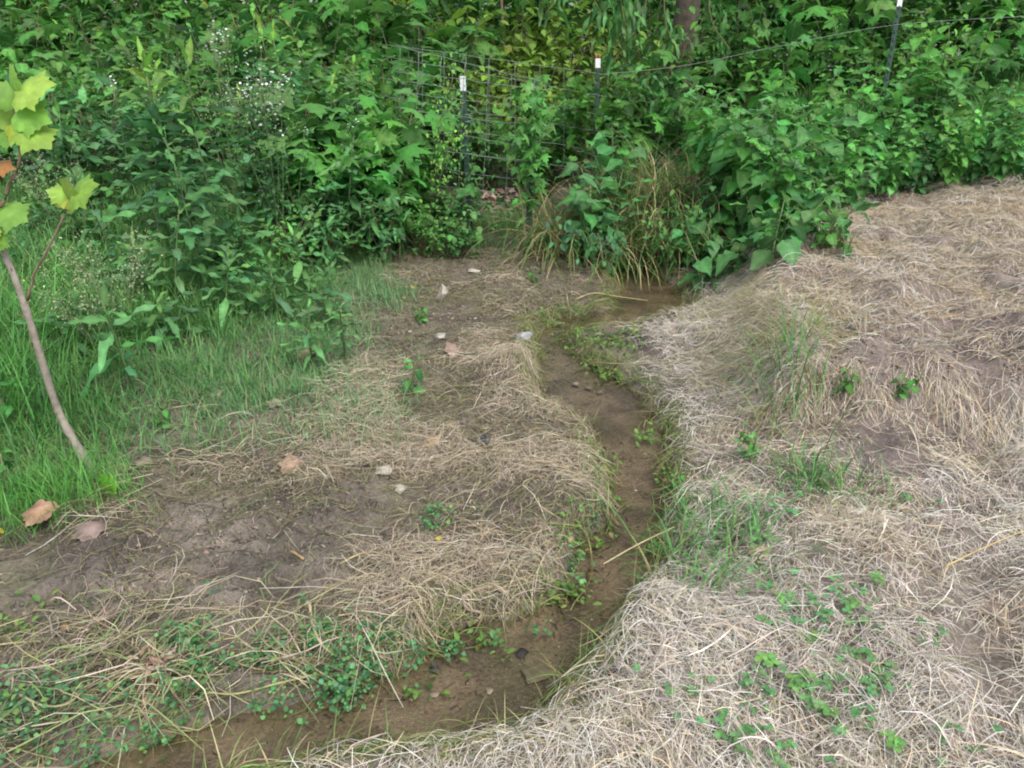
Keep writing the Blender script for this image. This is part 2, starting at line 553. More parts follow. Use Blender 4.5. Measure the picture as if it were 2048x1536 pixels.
def ground_mat():
    m, n, l, b, out = newmat("mud")
    a = n.new("ShaderNodeAttribute")
    a.attribute_name = "tint"
    g = n.new("ShaderNodeNewGeometry")
    n1 = n.new("ShaderNodeTexNoise")
    n1.inputs['Scale'].default_value, n1.inputs['Detail'].default_value = 9, 8
    n2 = n.new("ShaderNodeTexNoise")
    n2.inputs['Scale'].default_value, n2.inputs['Detail'].default_value = 90, 5
    n3 = n.new("ShaderNodeTexVoronoi")
    n3.inputs['Scale'].default_value = 120
    for k in (n1, n2, n3):
        l.new(g.outputs['Position'], k.inputs['Vector'])
    r1 = n.new("ShaderNodeMapRange")
    r1.inputs['From Min'].default_value, r1.inputs['From Max'].default_value = .3, .7
    r1.inputs['To Min'].default_value, r1.inputs['To Max'].default_value = .7, 1.25
    l.new(n1.outputs['Fac'], r1.inputs['Value'])
    r2 = n.new("ShaderNodeMapRange")
    r2.inputs['From Min'].default_value, r2.inputs['From Max'].default_value = .3, .7
    r2.inputs['To Min'].default_value, r2.inputs['To Max'].default_value = .72, 1.25
    l.new(n2.outputs['Fac'], r2.inputs['Value'])
    mm = n.new("ShaderNodeMath")
    mm.operation = 'MULTIPLY'
    l.new(r1.outputs[0], mm.inputs[0])
    l.new(r2.outputs[0], mm.inputs[1])
    sc = n.new("ShaderNodeVectorMath")
    sc.operation = 'SCALE'
    l.new(a.outputs['Color'], sc.inputs[0])
    l.new(mm.outputs[0], sc.inputs['Scale'])
    l.new(sc.outputs[0], b.inputs['Base Color'])
    rr = n.new("ShaderNodeMapRange")
    rr.inputs['From Min'].default_value, rr.inputs['From Max'].default_value = .35, .65
    rr.inputs['To Min'].default_value, rr.inputs['To Max'].default_value = .24, .58
    l.new(n1.outputs['Fac'], rr.inputs['Value'])
    l.new(rr.outputs[0], b.inputs['Roughness'])
    b.inputs['Specular IOR Level'].default_value = .45
    n4 = n.new("ShaderNodeTexNoise")
    n4.inputs['Scale'].default_value, n4.inputs['Detail'].default_value = 320, 3
    l.new(g.outputs['Position'], n4.inputs['Vector'])
    a0 = n.new("ShaderNodeMath")
    a0.operation = 'MULTIPLY_ADD'
    l.new(n4.outputs['Fac'], a0.inputs[0])
    a0.inputs[1].default_value = .45
    l.new(n2.outputs['Fac'], a0.inputs[2])
    ad = n.new("ShaderNodeMath")
    ad.operation = 'MULTIPLY_ADD'
    l.new(n1.outputs['Fac'], ad.inputs[0])
    ad.inputs[1].default_value = 1.2
    l.new(a0.outputs[0], ad.inputs[2])
    bp = n.new("ShaderNodeBump")
    bp.inputs['Strength'].default_value, bp.inputs['Distance'].default_value = .8, .012
    l.new(ad.outputs[0], bp.inputs['Height'])
    l.new(bp.outputs[0], b.inputs['Normal'])
    return m

def water_mat():
    m, n, l, b, out = newmat("water")
    n.remove(b)
    tr = n.new("ShaderNodeBsdfTransparent")
    tr.inputs['Color'].default_value = (.92, .88, .80, 1)
    gl = n.new("ShaderNodeBsdfGlossy")
    gl.inputs['Roughness'].default_value = .03
    fr = n.new("ShaderNodeFresnel")
    fr.inputs['IOR'].default_value = 1.33
    ms = n.new("ShaderNodeMixShader")
    ns = n.new("ShaderNodeTexNoise")
    ns.inputs['Scale'].default_value, ns.inputs['Detail'].default_value = 26, 3
    g = n.new("ShaderNodeNewGeometry")
    l.new(g.outputs['Position'], ns.inputs['Vector'])
    bp = n.new("ShaderNodeBump")
    bp.inputs['Strength'].default_value, bp.inputs['Distance'].default_value = .35, .01
    l.new(ns.outputs['Fac'], bp.inputs['Height'])
    l.new(bp.outputs[0], gl.inputs['Normal'])
    l.new(bp.outputs[0], fr.inputs['Normal'])
    l.new(fr.outputs[0], ms.inputs[0])
    l.new(tr.outputs[0], ms.inputs[1])
    l.new(gl.outputs[0], ms.inputs[2])
    l.new(ms.outputs[0], out.inputs['Surface'])
    return m

M_MUD = ground_mat()
M_WATER = water_mat()
M_POST = solid_mat("green_post_paint", (.03, .075, .055), .55, 0, 40, .4)
M_TIP = solid_mat("white_post_paint", (.72, .73, .74), .5, 0, 80, .15)
M_ORANGE = solid_mat("orange_paint", (.6, .16, .06), .6)
M_WIRE = solid_mat("galvanised_wire", (.22, .27, .23), .5, .0, 50, .3)
M_BARK = solid_mat("sapling_bark", (.30, .265, .215), .8, 0, 45, .35, .4)
M_TRUNK = solid_mat("tree_bark", (.105, .085, .062), .9, 0, 25, .5, .8)
M_STONE = solid_mat("limestone", (.42, .39, .33), .8, 0, 30, .4, .5, (.26, .23, .18))
M_GREY = solid_mat("grey_stone", (.36, .37, .39), .7, 0, 25, .3, .4, (.22, .22, .23))
M_WETSTONE = solid_mat("wet_stone", (.05, .05, .055), .3, 0, 30, .4, .4)
M_SUNK = solid_mat("algae_stone", (.17, .16, .11), .6, 0, 40, .3, .3)
M_RED = solid_mat("red_pebble", (.33, .16, .10), .7, 0, 50, .3, .3)

# ------------------------------------------------------------------ ground sheet and water
def grade(lo, a, b, hi, step):
    mid = np.arange(a, b, step)
    def out(d):
        r, s, x = [], step, 0
        while x < d:
            s *= 1.25
            x += s
            r.append(x)
        return np.array(r)
    return np.concatenate([(a - out(a - lo))[::-1], mid, b + out(hi - b)])
ax = grade(-70, -4.6, 5.2, 70, .0155)
ay = grade(-40, .7, 7.6, 90, .0155)
X, Y = np.meshgrid(ax, ay)
Z = land(X, Y)
cd = creek_d(X, Y)
rt = sdist(X, Y, RIGHT)
lf = sdist(X, Y, LEFT)
te = sdist(X, Y, TERRACE)
def blend(a, b, f):
    return a * (1 - f[..., None]) + np.asarray(b) * f[..., None]
mudc = np.broadcast_to(np.array([.172, .144, .116]), X.shape + (3,))
c = blend(mudc, (.135, .112, .085), sstep(-.3, .3, fbm(X, Y, 1.3, 3, 90)))
c = blend(c, (.20, .165, .135), sstep(0, .2, rt))
c = blend(c, (.19, .15, .125), sstep(0, .3, te))
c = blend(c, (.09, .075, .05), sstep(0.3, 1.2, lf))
for u, v, r in [(1780, 885, .26), (1900, 880, .2), (1950, 740, .2), (1730, 715, .12), (2010, 560, .16), (1640, 890, .1)]:
    q = flat(u, v, .2)
    c = blend(c, (.125, .098, .09), np.exp(-((X - q[0]) ** 2 + (Y - q[1]) ** 2) / r ** 2))
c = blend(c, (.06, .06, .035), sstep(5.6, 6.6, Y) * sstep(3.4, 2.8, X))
c = blend(c, (.200, .165, .120), sstep(.03, -.03, cd))
c = blend(c, (.15, .13, .08), sstep(.02, -.02, cd) * sstep(.02, .3, fbm(X, Y, 5, 3, 97)) * .8)
c = blend(c, (.085, .072, .058), sstep(-.05, .25, fbm(X, Y, 6, 4, 151)) * sstep(.3, -.1, rt) * .75)
c = blend(c, (.15, .145, .085), sstep(.05, .35, fbm(X, Y, 3.5, 3, 98)) * sstep(.5, 0, rt) * .55)
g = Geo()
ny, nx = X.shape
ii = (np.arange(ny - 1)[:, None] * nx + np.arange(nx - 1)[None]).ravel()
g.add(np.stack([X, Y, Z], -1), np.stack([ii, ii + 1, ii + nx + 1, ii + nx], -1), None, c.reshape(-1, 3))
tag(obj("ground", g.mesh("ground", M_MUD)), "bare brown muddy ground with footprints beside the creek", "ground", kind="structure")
g = Geo()
g.add([(-6, .4, 0), (4, .4, 0), (4, 6.2, 0), (-6, 6.2, 0)], [(0, 1, 2, 3)], None)
tag(obj("water", g.mesh("water", M_WATER)), "shallow clear water of the narrow winding creek", "water", kind="structure")

# small grains and pebbles on the bed
g = Geo()
P = sample(gpoly([(1180, 520), (1420, 560), (1420, 1100), (1260, 1340), (900, 1480), (100, 1560), (300, 1440), (900, 1300), (1100, 1180), (1180, 1000), (1060, 760), (1080, 640)]), 5200,
           lambda x, y: (creek_d(x, y) < .01) * (.35 + .65 * (noise(x, y, 6, 4) > -.1)))
OCT = np.array([(1, 0, 0), (.3, .9, 0), (-.8, .5, .1), (-.7, -.6, 0), (.4, -.9, .1), (0, 0, .7), (0, 0, -.5)])
OT = np.array([(0, 1, 5), (1, 2, 5), (2, 3, 5), (3, 4, 5), (4, 0, 5), (1, 0, 6), (2, 1, 6), (3, 2, 6), (4, 3, 6), (0, 4, 6)])
n = len(P)
put(g, (OCT, np.zeros((0, 4), int), OT, np.ones(7)), P, R.uniform(0, 6.3, n), np.zeros(n), np.zeros(n), .0012 + .0035 * R.uniform(size=n) ** 3,
    mixcol([(.20, .15, .10), (.30, .24, .17), (.10, .08, .06), (.5, .46, .4)], [5, 3, 2, .35], n))
tag(obj("gravel", g.mesh("gravel", M_STEM)), "fine brown sand and gravel on the creek bed", "gravel", kind="stuff")

# ------------------------------------------------------------------ straw, litter and grass (uncountable)
C_STRAW = [(.54, .495, .425), (.49, .455, .40), (.55, .455, .32), (.30, .25, .19), (.66, .63, .57), (.25, .27, .13)]
P_RIGHT = gpoly([(1345, 555), (1400, 550), (1480, 545), (1540, 500), (1620, 430), (1740, 385), (1900, 350), (2130, 340)]) + \
    [(7, 5.2), (7, .4), (-.2, .4)] + gpoly([(560, 1560), (760, 1500), (980, 1462), (1160, 1415), (1235, 1360), (1222, 1290), (1215, 1232), (1262, 1185), (1330, 1110),
                                           (1362, 1000), (1345, 885), (1305, 770), (1285, 690), (1290, 650)])
BARE = [(*gp(u, v)[:2], r) for u, v, r in [(1780, 890, .30), (1720, 715, .14), (1950, 740, .16), (1960, 1180, .22), (2000, 1330, .2), (1880, 880, .14), (1990, 640, .2),
                                         (1580, 890, .10), (1640, 1110, .03), (2010, 560, .15)]]
def bare(x, y):
    k = np.zeros_like(x)
    for bx, by, r in BARE:
        k = np.maximum(k, np.exp(-((x - bx) ** 2 + (y - by) ** 2) / r ** 2))
    return k

def flow_dir(P, seed, f=1.3):
    """which way the cut grass lies: downhill on the steep faces, else drifting"""
    gx, gy = bil(_gx, P[:, 0], P[:, 1]), bil(_gy, P[:, 0], P[:, 1])
    s = np.hypot(gx, gy)
    a = fbm(P[:, 0], P[:, 1], f, 2, seed) * 5.0 + .2
    k = sstep(.22, .6, s) * (.25 + .75 * sstep(-.15, .05, sdist(P[:, 0], P[:, 1], TERRACE)))
    dx = np.cos(a) * (1 - k) - gx / (s + 1e-6) * k
    dy = np.sin(a) * (1 - k) - gy / (s + 1e-6) * k
    return np.arctan2(dy, dx), k

g = Geo()
dens_te = lambda x, y: sstep(-.1, .5, sdist(x, y, TERRACE))
P = sample(P_RIGHT, 34000, lambda x, y: sstep(-.015, .035, creek_d(x, y)) * (1 - .9 * bare(x, y)) * (1 - .45 * dens_te(x, y)) * (.30 + .70 * sstep(-.3, .15, fbm(x, y, 5, 3, 12))) * (.30 + .70 * sstep(-.04, .26, sdist(x, y, RIGHT) + .22 * fbm(x, y, 2.6, 3, 160) + .2 * sstep(1.9, 1.5, y))))
n = len(P)
az, k = flow_dir(P, 3)
az = az + R.normal(size=n) * (1.5 - 1.0 * k)
T = dens_te(P[:, 0], P[:, 1])
cs = mixcol(C_STRAW, [5, 5, 1.6, 1.3, 2.0, .6], n, .16, .04)
ct = mixcol([(.42, .345, .24), (.46, .36, .21), (.29, .23, .16), (.52, .46, .36), (.24, .25, .12)], [5, 3, 2, 2, .8], n, .16, .04)
cs = np.where((R.uniform(size=n) < .55 * T)[:, None], ct, cs)
patch = sstep(.0, .35, fbm(P[:, 0], P[:, 1], 2.2, 3, 77))[:, None]
cs = cs * (1 - .35 * patch) + cs * np.array([1.0, .88, .62]) * .35 * patch
strands(g, P, az, .014 + .13 * R.uniform(size=n) ** 2.0, R.uniform(.0007, .0021, n), R.uniform(0, 1, n) ** 1.4 * (.036 - .018 * T), cs, .6, .006, .20, 3)
# tussocks and ridges where the cut grass is thicker
P = sample(P_RIGHT, 2800, lambda x, y: sstep(.0, .06, creek_d(x, y)) * sstep(.0, .35, fbm(x, y, 3.6, 3, 61)) * (1 - .7 * dens_te(x, y)) * (1 - bare(x, y)))
n = len(P)
az, k = flow_dir(P, 3)
strands(g, P, az + R.normal(size=n) * 1.0, R.uniform(.04, .20, n), R.uniform(.0009, .0023, n) * (1 + 1.0 * (R.uniform(size=n) < .05)), .012 + R.uniform(0, 1, n) * .038,
        mixcol(C_STRAW, [5, 4, 2.5, .8, 3.5, .3], n, .14, .04), .8, .022, .2)
tag(obj("cut_straw", g.mesh("cut_straw", M_STRAW)), "pale dry cut grass thickly matted over the right bank", "dry grass", kind="stuff")

# the combed tufts hanging down the face of the terrace
g = Geo()
face = gpoly([(1400, 640), (1470, 600), (1560, 560), (1680, 600), (1740, 700), (1700, 860), (1640, 925), (1500, 900), (1400, 820), (1370, 740)])
P = sample(face, 3400, lambda x, y: (1 - .9 * bare(x, y)) * np.clip(np.hypot(bil(_gx, x, y), bil(_gy, x, y)) * 1.8, 0.05, 1))
n = len(P)
az, k = flow_dir(P, 3)
blades(g, P, az + R.normal(size=n) * .7, R.uniform(.06, .22, n), R.uniform(.0014, .0032, n), R.uniform(.7, 1.4, n), R.uniform(.5, 1.4, n),
       mixcol([(.36, .30, .18), (.44, .38, .26), (.30, .24, .12), (.20, .22, .09), (.13, .22, .07)], [4, 4, 2, 2.2, 2.0], n, .18, .05), 5)
tag(obj("hanging_dry_grass", g.mesh("hanging_dry_grass", M_STRAW)), "tan dry grass hanging down the face of the right bank", "dry grass", kind="stuff")

# thin wet litter over the left flat
g = Geo()
P_MUD = gpoly([(-150, 1540), (-150, 1060), (190, 1010), (330, 930), (560, 860), (640, 720), (720, 640), (690, 500), (1000, 490), (1180, 530), (1270, 600),
               (1240, 640), (1090, 660), (1110, 740), (1180, 830), (1215, 960), (1215, 1080), (1160, 1180), (1060, 1290), (900, 1350), (640, 1420), (250, 1560)])
def mat_clump(x, y):
    a = sstep(-.10, .30, fbm(x, y, 3.0, 3, 201))
    m = np.zeros_like(x)
    for u, v, r in [(1020, 770, .30), (960, 730, .25), (1080, 1000, .28), (1000, 1080, .22), (880, 1190, .28), (800, 1230, .2), (980, 960, .22), (860, 900, .25), (760, 860, .2),
                    (1100, 930, .16), (900, 1010, .16), (1180, 560, .18), (1090, 1090, .16), (720, 760, .2), (860, 780, .2), (1020, 1180, .16)]:
        q = flat(u, v, .05)
        m = np.maximum(m, np.exp(-((x - q[0]) ** 2 + (y - q[1]) ** 2) / r ** 2))
    return np.clip(.13 + .42 * a + m * .8 * (.5 + .5 * a), 0, 1)
MUDBARE = [(*flat(u, v, .03), r) for u, v, r in [(450, 1130, .26), (250, 1150, .24), (620, 1150, .15), (470, 1240, .20), (600, 1080, .15), (120, 1200, .25), (760, 1080, .1), (300, 1260, .2), (60, 1330, .15)]]
def mudbare(x, y):
    k = np.zeros_like(x)
    for bx, by, r in MUDBARE:
        k = np.maximum(k, np.exp(-((x - bx) ** 2 + (y - by) ** 2) / r ** 2))
    return k
P = sample(P_MUD, 21000, lambda x, y: mat_clump(x, y) * (1 - .74 * mudbare(x, y)) * (creek_d(x, y) > -.005))
n = len(P)
dry = (mat_clump(P[:, 0], P[:, 1]) > R.uniform(.35, .9, n))[:, None]
cw = mixcol([(.22, .19, .11), (.27, .225, .15), (.17, .18, .07), (.11, .085, .06), (.13, .19, .07)], [4, 4, 3, 2, 1.2], n, .2, .06)
cdry = mixcol([(.40, .345, .25), (.42, .35, .23), (.30, .24, .17), (.50, .45, .36)], [5, 3, 3, 2], n, .16, .04)
strands(g, P, fbm(P[:, 0], P[:, 1], 1.1, 2, 31) * 3 + R.normal(size=n) * 1.3 + .25, .012 + .15 * R.uniform(size=n) ** 2.4, R.uniform(.0007, .0022, n),
        R.uniform(0, 1, n) ** 2 * .02 * (1 + 2.2 * dry[:, 0]), np.where(dry, cdry, cw), .9, .008, .12, 3)
tag(obj("wet_grass_litter", g.mesh("wet_grass_litter", M_STRAW)), "tangled brown dead grass lying over the mud left of the creek", "dead grass", kind="stuff")

# olive fringe combed along both edges of the water
g = Geo()
big = [(-3, .5), (3.2, .5), (3.2, 5.2), (-3, 5.2)]
P = sample(big, 7000, lambda x, y: np.exp(-((creek_d(x, y) - .018) / .046) ** 2) * np.clip(.30 + 1.2 * sstep(-.3, .25, fbm(x, y, 4.5, 2, 55)), 0, 1))
d, k = seg_dist(P[:, 0], P[:, 1], CREEK)
cr = np.array(CREEK)
ki = np.clip(k.astype(int), 0, len(cr) - 2)
dv = cr[ki + 1] - cr[ki]
n = len(P)
az = np.arctan2(dv[:, 1], dv[:, 0]) + R.normal(size=n) * .55
strands(g, P, az, R.uniform(.04, .17, n), R.uniform(.0012, .003, n), R.uniform(.0, .02, n),
        mixcol([(.19, .20, .08), (.24, .22, .11), (.13, .18, .06), (.27, .23, .14), (.13, .24, .07)], [4, 3, 3, 2, 2], n, .2, .06), .9, .01, .06)
tag(obj("waterside_grass", g.mesh("waterside_grass", M_GRASS)), "olive green flattened grass combed along the creek edges", "grass", kind="stuff")

# small tufts leaning into the water from both edges
g = Geo()
P = sample(big, 3000, lambda x, y: np.exp(-((creek_d(x, y) - .012) / .038) ** 2) * sstep(.0, .28, fbm(x, y, 5.5, 3, 57)))
n = len(P)
P[:, 2] = np.maximum(P[:, 2], 0)
blades(g, P, R.uniform(0, 6.3, n), R.uniform(.04, .16, n), R.uniform(.0016, .0034, n), R.uniform(.2, 1.1, n), R.uniform(.5, 1.8, n),
       mixcol([(.16, .20, .07), (.24, .23, .11), (.10, .19, .06), (.32, .28, .17)], [4, 3, 3, 2], n, .2, .06), 5)
tag(obj("bank_grass", g.mesh("bank_grass", M_GRASS)), "ragged olive grass tufts leaning into the creek from both edges", "grass", kind="stuff")

# left bank: thin green grass thickening to the left and back
g = Geo()
P_LG = gpoly([(-350, 1100), (0, 1075), (150, 1030), (215, 960), (330, 915), (560, 900), (740, 890), (830, 830), (800, 770), (640, 745), (720, 650), (700, 560), (760, 500), (640, 430)]) + [(-2, 7), (-7, 7), (-7, 2)]
P = sample(P_LG, 8500, lambda x, y: sstep(-.30, .22, sdist(x, y, LEFT) + .30 * fbm(x, y, 3, 3, 140)) * (.5 + .5 * sstep(-.05, .5, sdist(x, y, LEFT))) * (.25 + .75 * sstep(-.25, .15, fbm(x, y, 3.2, 2, 14))) * sstep(7.2, 4.2, y))
n = len(P)
far = sstep(.1, .9, sdist(P[:, 0], P[:, 1], LEFT))
blades(g, P, R.uniform(0, 2 * PI, n), (.06 + .10 * R.uniform(size=n)) * (1 + 1.3 * far * R.uniform(.3, 1, n)), R.uniform(.0022, .0055, n) * (1 + .5 * far),
       np.abs(R.normal(size=n)) * .35, R.uniform(.3, 1.9, n),
       mixcol([(.07, .20, .075), (.095, .24, .08), (.06, .155, .07), (.14, .26, .08), (.28, .25, .15)], [4, 4, 3, 2, .8], n, .18, .06), 5,
       mixcol([(.10, .26, .07), (.14, .28, .08)], [1, 1], n, .15))
tag(obj("grass", g.mesh("grass", M_GRASS)), "soft green grass growing over the left bank around the weeds", "grass", kind="stuff")

# low green grass reaching over the litter in front of the weeds
g = Geo()
P = sample(gpoly([(300, 905), (520, 905), (770, 895), (840, 810), (790, 760), (670, 745), (740, 660), (790, 590), (760, 530), (700, 520), (600, 600), (500, 640), (350, 720), (230, 860)]), 9000,
           lambda x, y: .35 + .65 * sstep(-.25, .15, fbm(x, y, 3.5, 3, 114)))
n = len(P)
blades(g, P, R.uniform(0, 2 * PI, n), R.uniform(.04, .14, n), R.uniform(.0018, .0038, n), np.abs(R.normal(size=n)) * .5, R.uniform(.3, 2.0, n),
       mixcol([(.10, .24, .11), (.13, .28, .12), (.17, .26, .12), (.30, .27, .18)], [4, 3, 2, 1], n, .18, .05), 4)
tag(obj("short_grass", g.mesh("short_grass", M_GRASS)), "short sparse green grass on the litter in front of the left weeds", "grass", kind="stuff")

# flecks of rotted plant matter on the mud and the creek bed
g = Geo()
P = sample(P_MUD, 3600, lambda x, y: .25 + .75 * sstep(-.2, .2, fbm(x, y, 3, 3, 121)))
n = len(P)
strands(g, P, R.uniform(0, 6.3, n), .008 + .035 * R.uniform(size=n) ** 2, R.uniform(.0015, .0045, n), R.uniform(0, .003, n),
        mixcol([(.05, .042, .032), (.10, .085, .06), (.30, .25, .18), (.14, .15, .07)], [4, 4, 2, 2], n), .8, .004, .1, 2)
tag(obj("plant_debris", g.mesh("plant_debris", M_STRAW)), "dark flecks of rotted plant debris on the wet mud", "debris", kind="stuff")

# crumbs of soil on the flat
g = Geo()
P = sample(P_MUD, 5200, lambda x, y: sstep(-.15, .3, fbm(x, y, 4, 3, 131)) * (creek_d(x, y) > .02))
n = len(P)
put(g, (OCT, np.zeros((0, 4), int), OT, np.ones(7)), P, R.uniform(0, 6.3, n), R.normal(size=n) * .5, R.normal(size=n) * .5, .0015 + .009 * R.uniform(size=n) ** 3,
    mixcol([(.17, .14, .115), (.12, .10, .08), (.22, .18, .145)], [3, 2, 1], n))
tag(obj("soil_crumbs", g.mesh("soil_crumbs", M_STEM)), "crumbs of brown soil scattered over the left mud flat", "soil", kind="stuff")

# dry litter showing through that grass
g = Geo()
P = sample(P_LG, 1500, lambda x, y: sstep(.7, -.2, sdist(x, y, LEFT)) * (.3 + .7 * sstep(-.1, .2, fbm(x, y, 3, 2, 24))))
n = len(P)
strands(g, P, R.normal(size=n) * .7 + .5, R.uniform(.06, .25, n), R.uniform(.0014, .0034, n), R.uniform(0, .02, n),
        mixcol([(.30, .26, .18), (.22, .19, .11), (.40, .36, .28)], [3, 3, 2], n), .9, .012)
tag(obj("dry_litter", g.mesh("dry_litter", M_STRAW)), "faded dead grass lying among the green blades of the left bank", "dead grass", kind="stuff")

# grass fringe under the fence and along the back
g = Geo()
P = sample(gpoly([(660, 520), (700, 545), (860, 505), (1060, 500), (1090, 470), (1060, 440), (930, 440), (640, 410)]), 2600,
           lambda x, y: .35 + .65 * sstep(-.2, .2, fbm(x, y, 3, 2, 15)))
n = len(P)
blades(g, P, R.uniform(0, 2 * PI, n), R.uniform(.08, .28, n), R.uniform(.003, .006, n), np.abs(R.normal(size=n)) * .4, R.uniform(.3, 1.9, n),
       mixcol([(.06, .17, .045), (.09, .21, .06), (.24, .22, .10)], [4, 4, 1], n), 5, mixcol([(.11, .26, .07)], [1], n))
tag(obj("fringe_grass", g.mesh("fringe_grass", M_GRASS)), "fringe of green grass in front of the wire fence", "grass", kind="stuff")

# short grass on the rise behind the right shrubs
g = Geo()
P = sample([(1.5, 7.2), (9, 7.2), (9, 11), (1.5, 11)], 900)
n = len(P)
blades(g, P, R.uniform(0, 2 * PI, n), R.uniform(.1, .28, n), R.uniform(.005, .009, n), np.abs(R.normal(size=n)) * .3, R.uniform(.2, 1.5, n),
       mixcol([(.08, .22, .06), (.11, .26, .07)], [1, 1], n), 4)
tag(obj("slope_grass", g.mesh("slope_grass", M_GRASS)), "short light green grass on the slope behind the right shrubs", "grass", kind="stuff")

# watercress mats and clover-like small leaves
def small_leaves(poly, dens, keep, size, cols, wts, hgt=.04, tpl=None):
    g = Geo()
    P = sample(poly, dens, keep)
    n = len(P)
    P = P.copy()
    P[:, 2] = np.maximum(P[:, 2], 0) + R.uniform(.004, hgt, n)
    put(g, tpl or L_ROUND[0], P, R.uniform(0, 6.3, n), R.normal(size=n) * .35, R.normal(size=n) * .35, R.uniform(*size, n), mixcol(cols, wts, n, .22, .08))
    return g
cress_spots = [(*flat(u, v, .03), r) for u, v, r in [(690, 1340, .085), (750, 1300, .07), (690, 1375, .05), (640, 1290, .05), (390, 1300, .05), (345, 1300, .05), (410, 1345, .05), (530, 1320, .05), (520, 1310, .04),
     (830, 1310, .05), (540, 1400, .05), (560, 1410, .03), (70, 1385, .05), (110, 1410, .09), (230, 1420, .08), (200, 1470, .1), (360, 1410, .08), (60, 1470, .1), (300, 1470, .06), (340, 1380, .05),
     (1190, 1030, .04), (1180, 1045, .03), (1150, 1115, .05), (1155, 1160, .03), (1070, 1255, .022), (1095, 1252, .018), (880, 1045, .06), (860, 1060, .04), (990, 1270, .03), (900, 1290, .04),
     (440, 1215, .03), (180, 1225, .02), (620, 1230, .03), (150, 1350, .05), (20, 1420, .1), (470, 1340, .04)]]
def cress(x, y):
    k = np.zeros_like(x)
    for bx, by, r in cress_spots:
        k = np.maximum(k, np.exp(-((x - bx) ** 2 + (y - by) ** 2) / r ** 2 * 1.4))
    return k
near_l = [(-2.6, .5), (1.2, .5), (1.2, 2.6), (-2.6, 2.6)]
lush = [(*flat(u, v, .03), r) for u, v, r in [(690, 1345, .07), (745, 1305, .055), (690, 1380, .04), (645, 1300, .04), (390, 1305, .035), (410, 1345, .035), (535, 1318, .035)]]
def lushness(x, y):
    k = np.zeros_like(x)
    for bx, by, r in lush:
        k = np.maximum(k, np.exp(-((x - bx) ** 2 + (y - by) ** 2) / r ** 2))
    return k
g = small_leaves(near_l, 46000, lambda x, y: np.clip(cress(x, y) - .25, 0, 1) * .42 + .55 * lushness(x, y), (.006, .017), [(.07, .20, .105), (.10, .25, .12), (.13, .25, .09), (.055, .145, .08)], [4, 4, 1.5, 2], .05)
tag(obj("watercress", g.mesh("watercress", M_LEAF)), "bright round-leaved watercress growing in mats beside the creek", "watercress", kind="stuff")
strip_spots = [(*flat(u, v, 0), r) for u, v, r in [(1150, 690, .10), (1200, 700, .12), (1190, 730, .05), (1240, 715, .08), (1110, 690, .05), (1100, 650, .05), (1215, 755, .06), (1300, 880, .05), (1215, 745, .05), (1330, 1140, .05),
     (1165, 1095, .06), (1195, 980, .05), (1340, 960, .04), (1270, 690, .06), (1225, 1000, .03), (1205, 920, .05), (1330, 900, .04), (960, 1300, .05), (840, 1400, .04), (20, 1270, .07), (1140, 1190, .06), (1300, 1100, .04)]]
def wstrip(x, y):
    k = np.zeros_like(x)
    for bx, by, r in strip_spots:
        k = np.maximum(k, np.exp(-((x - bx) ** 2 + (y - by) ** 2) / r ** 2))
    return k
g = Geo()
P = sample([(-1.3, 1.2), (1.5, 1.2), (1.5, 4.2), (-1.3, 4.2)], 9000, lambda x, y: wstrip(x, y) * .8 * (noise(x, y, 14, 6) > -.15))
P[:, 2] = np.maximum(P[:, 2], -.005)
n = len(P)
put(g, L_SMALL[0], P + np.stack([np.zeros(n), np.zeros(n), R.uniform(.0, .03, n)], -1), R.uniform(0, 6.3, n), R.normal(size=n) * .4 + .2, R.normal(size=n) * .3, R.uniform(.012, .030, n),
    mixcol([(.09, .19, .055), (.12, .22, .06), (.07, .14, .045), (.17, .17, .08)], [4, 3, 3, 1], n))
tag(obj("waterweed", g.mesh("waterweed", M_LEAF)), "yellow-green waterweed growing in the shallows of the creek", "waterweed", kind="stuff")

# stalks lying over the watercress at the lower left
g = Geo()
P = sample(gpoly([(-80, 1300), (200, 1290), (420, 1290), (640, 1240), (780, 1210), (960, 1210), (980, 1260), (900, 1330), (700, 1390), (430, 1450), (230, 1520), (-80, 1560)]), 5600,
           lambda x, y: (creek_d(x, y) > 0) * (.4 + .6 * sstep(-.2, .2, fbm(x, y, 4, 2, 88))))
n = len(P)
strands(g, P, R.normal(size=n) * 1.0 + .45, .03 + .30 * R.uniform(size=n) ** 2, R.uniform(.0009, .0032, n), R.uniform(.0, .05, n),
        mixcol([(.36, .31, .20), (.26, .27, .13), (.44, .39, .29), (.17, .13, .08), (.16, .24, .09)], [4, 3, 3, 1.5, 2], n), 1.3, .02, .12)
tag(obj("dead_stalks", g.mesh("dead_stalks", M_STRAW)), "thin yellow stalks tangled over the watercress at the lower left", "dead grass", kind="stuff")

# ------------------------------------------------------------------ plant builders (origin at the foot)
def stem_curve(h, lean, az, bend=.3, n=9):
    t = np.linspace(0, 1, n)
    r = h * (lean * t + bend * t * t * .5)
    return np.stack([np.cos(az) * r, np.sin(az) * r, h * t], -1)

def along(pts, t):
    f = np.clip(np.asarray(t) * (len(pts) - 1), 0, len(pts) - 1.001)
    i = f.astype(int)
    return pts[i] + (pts[i + 1] - pts[i]) * (f - i)[:, None]

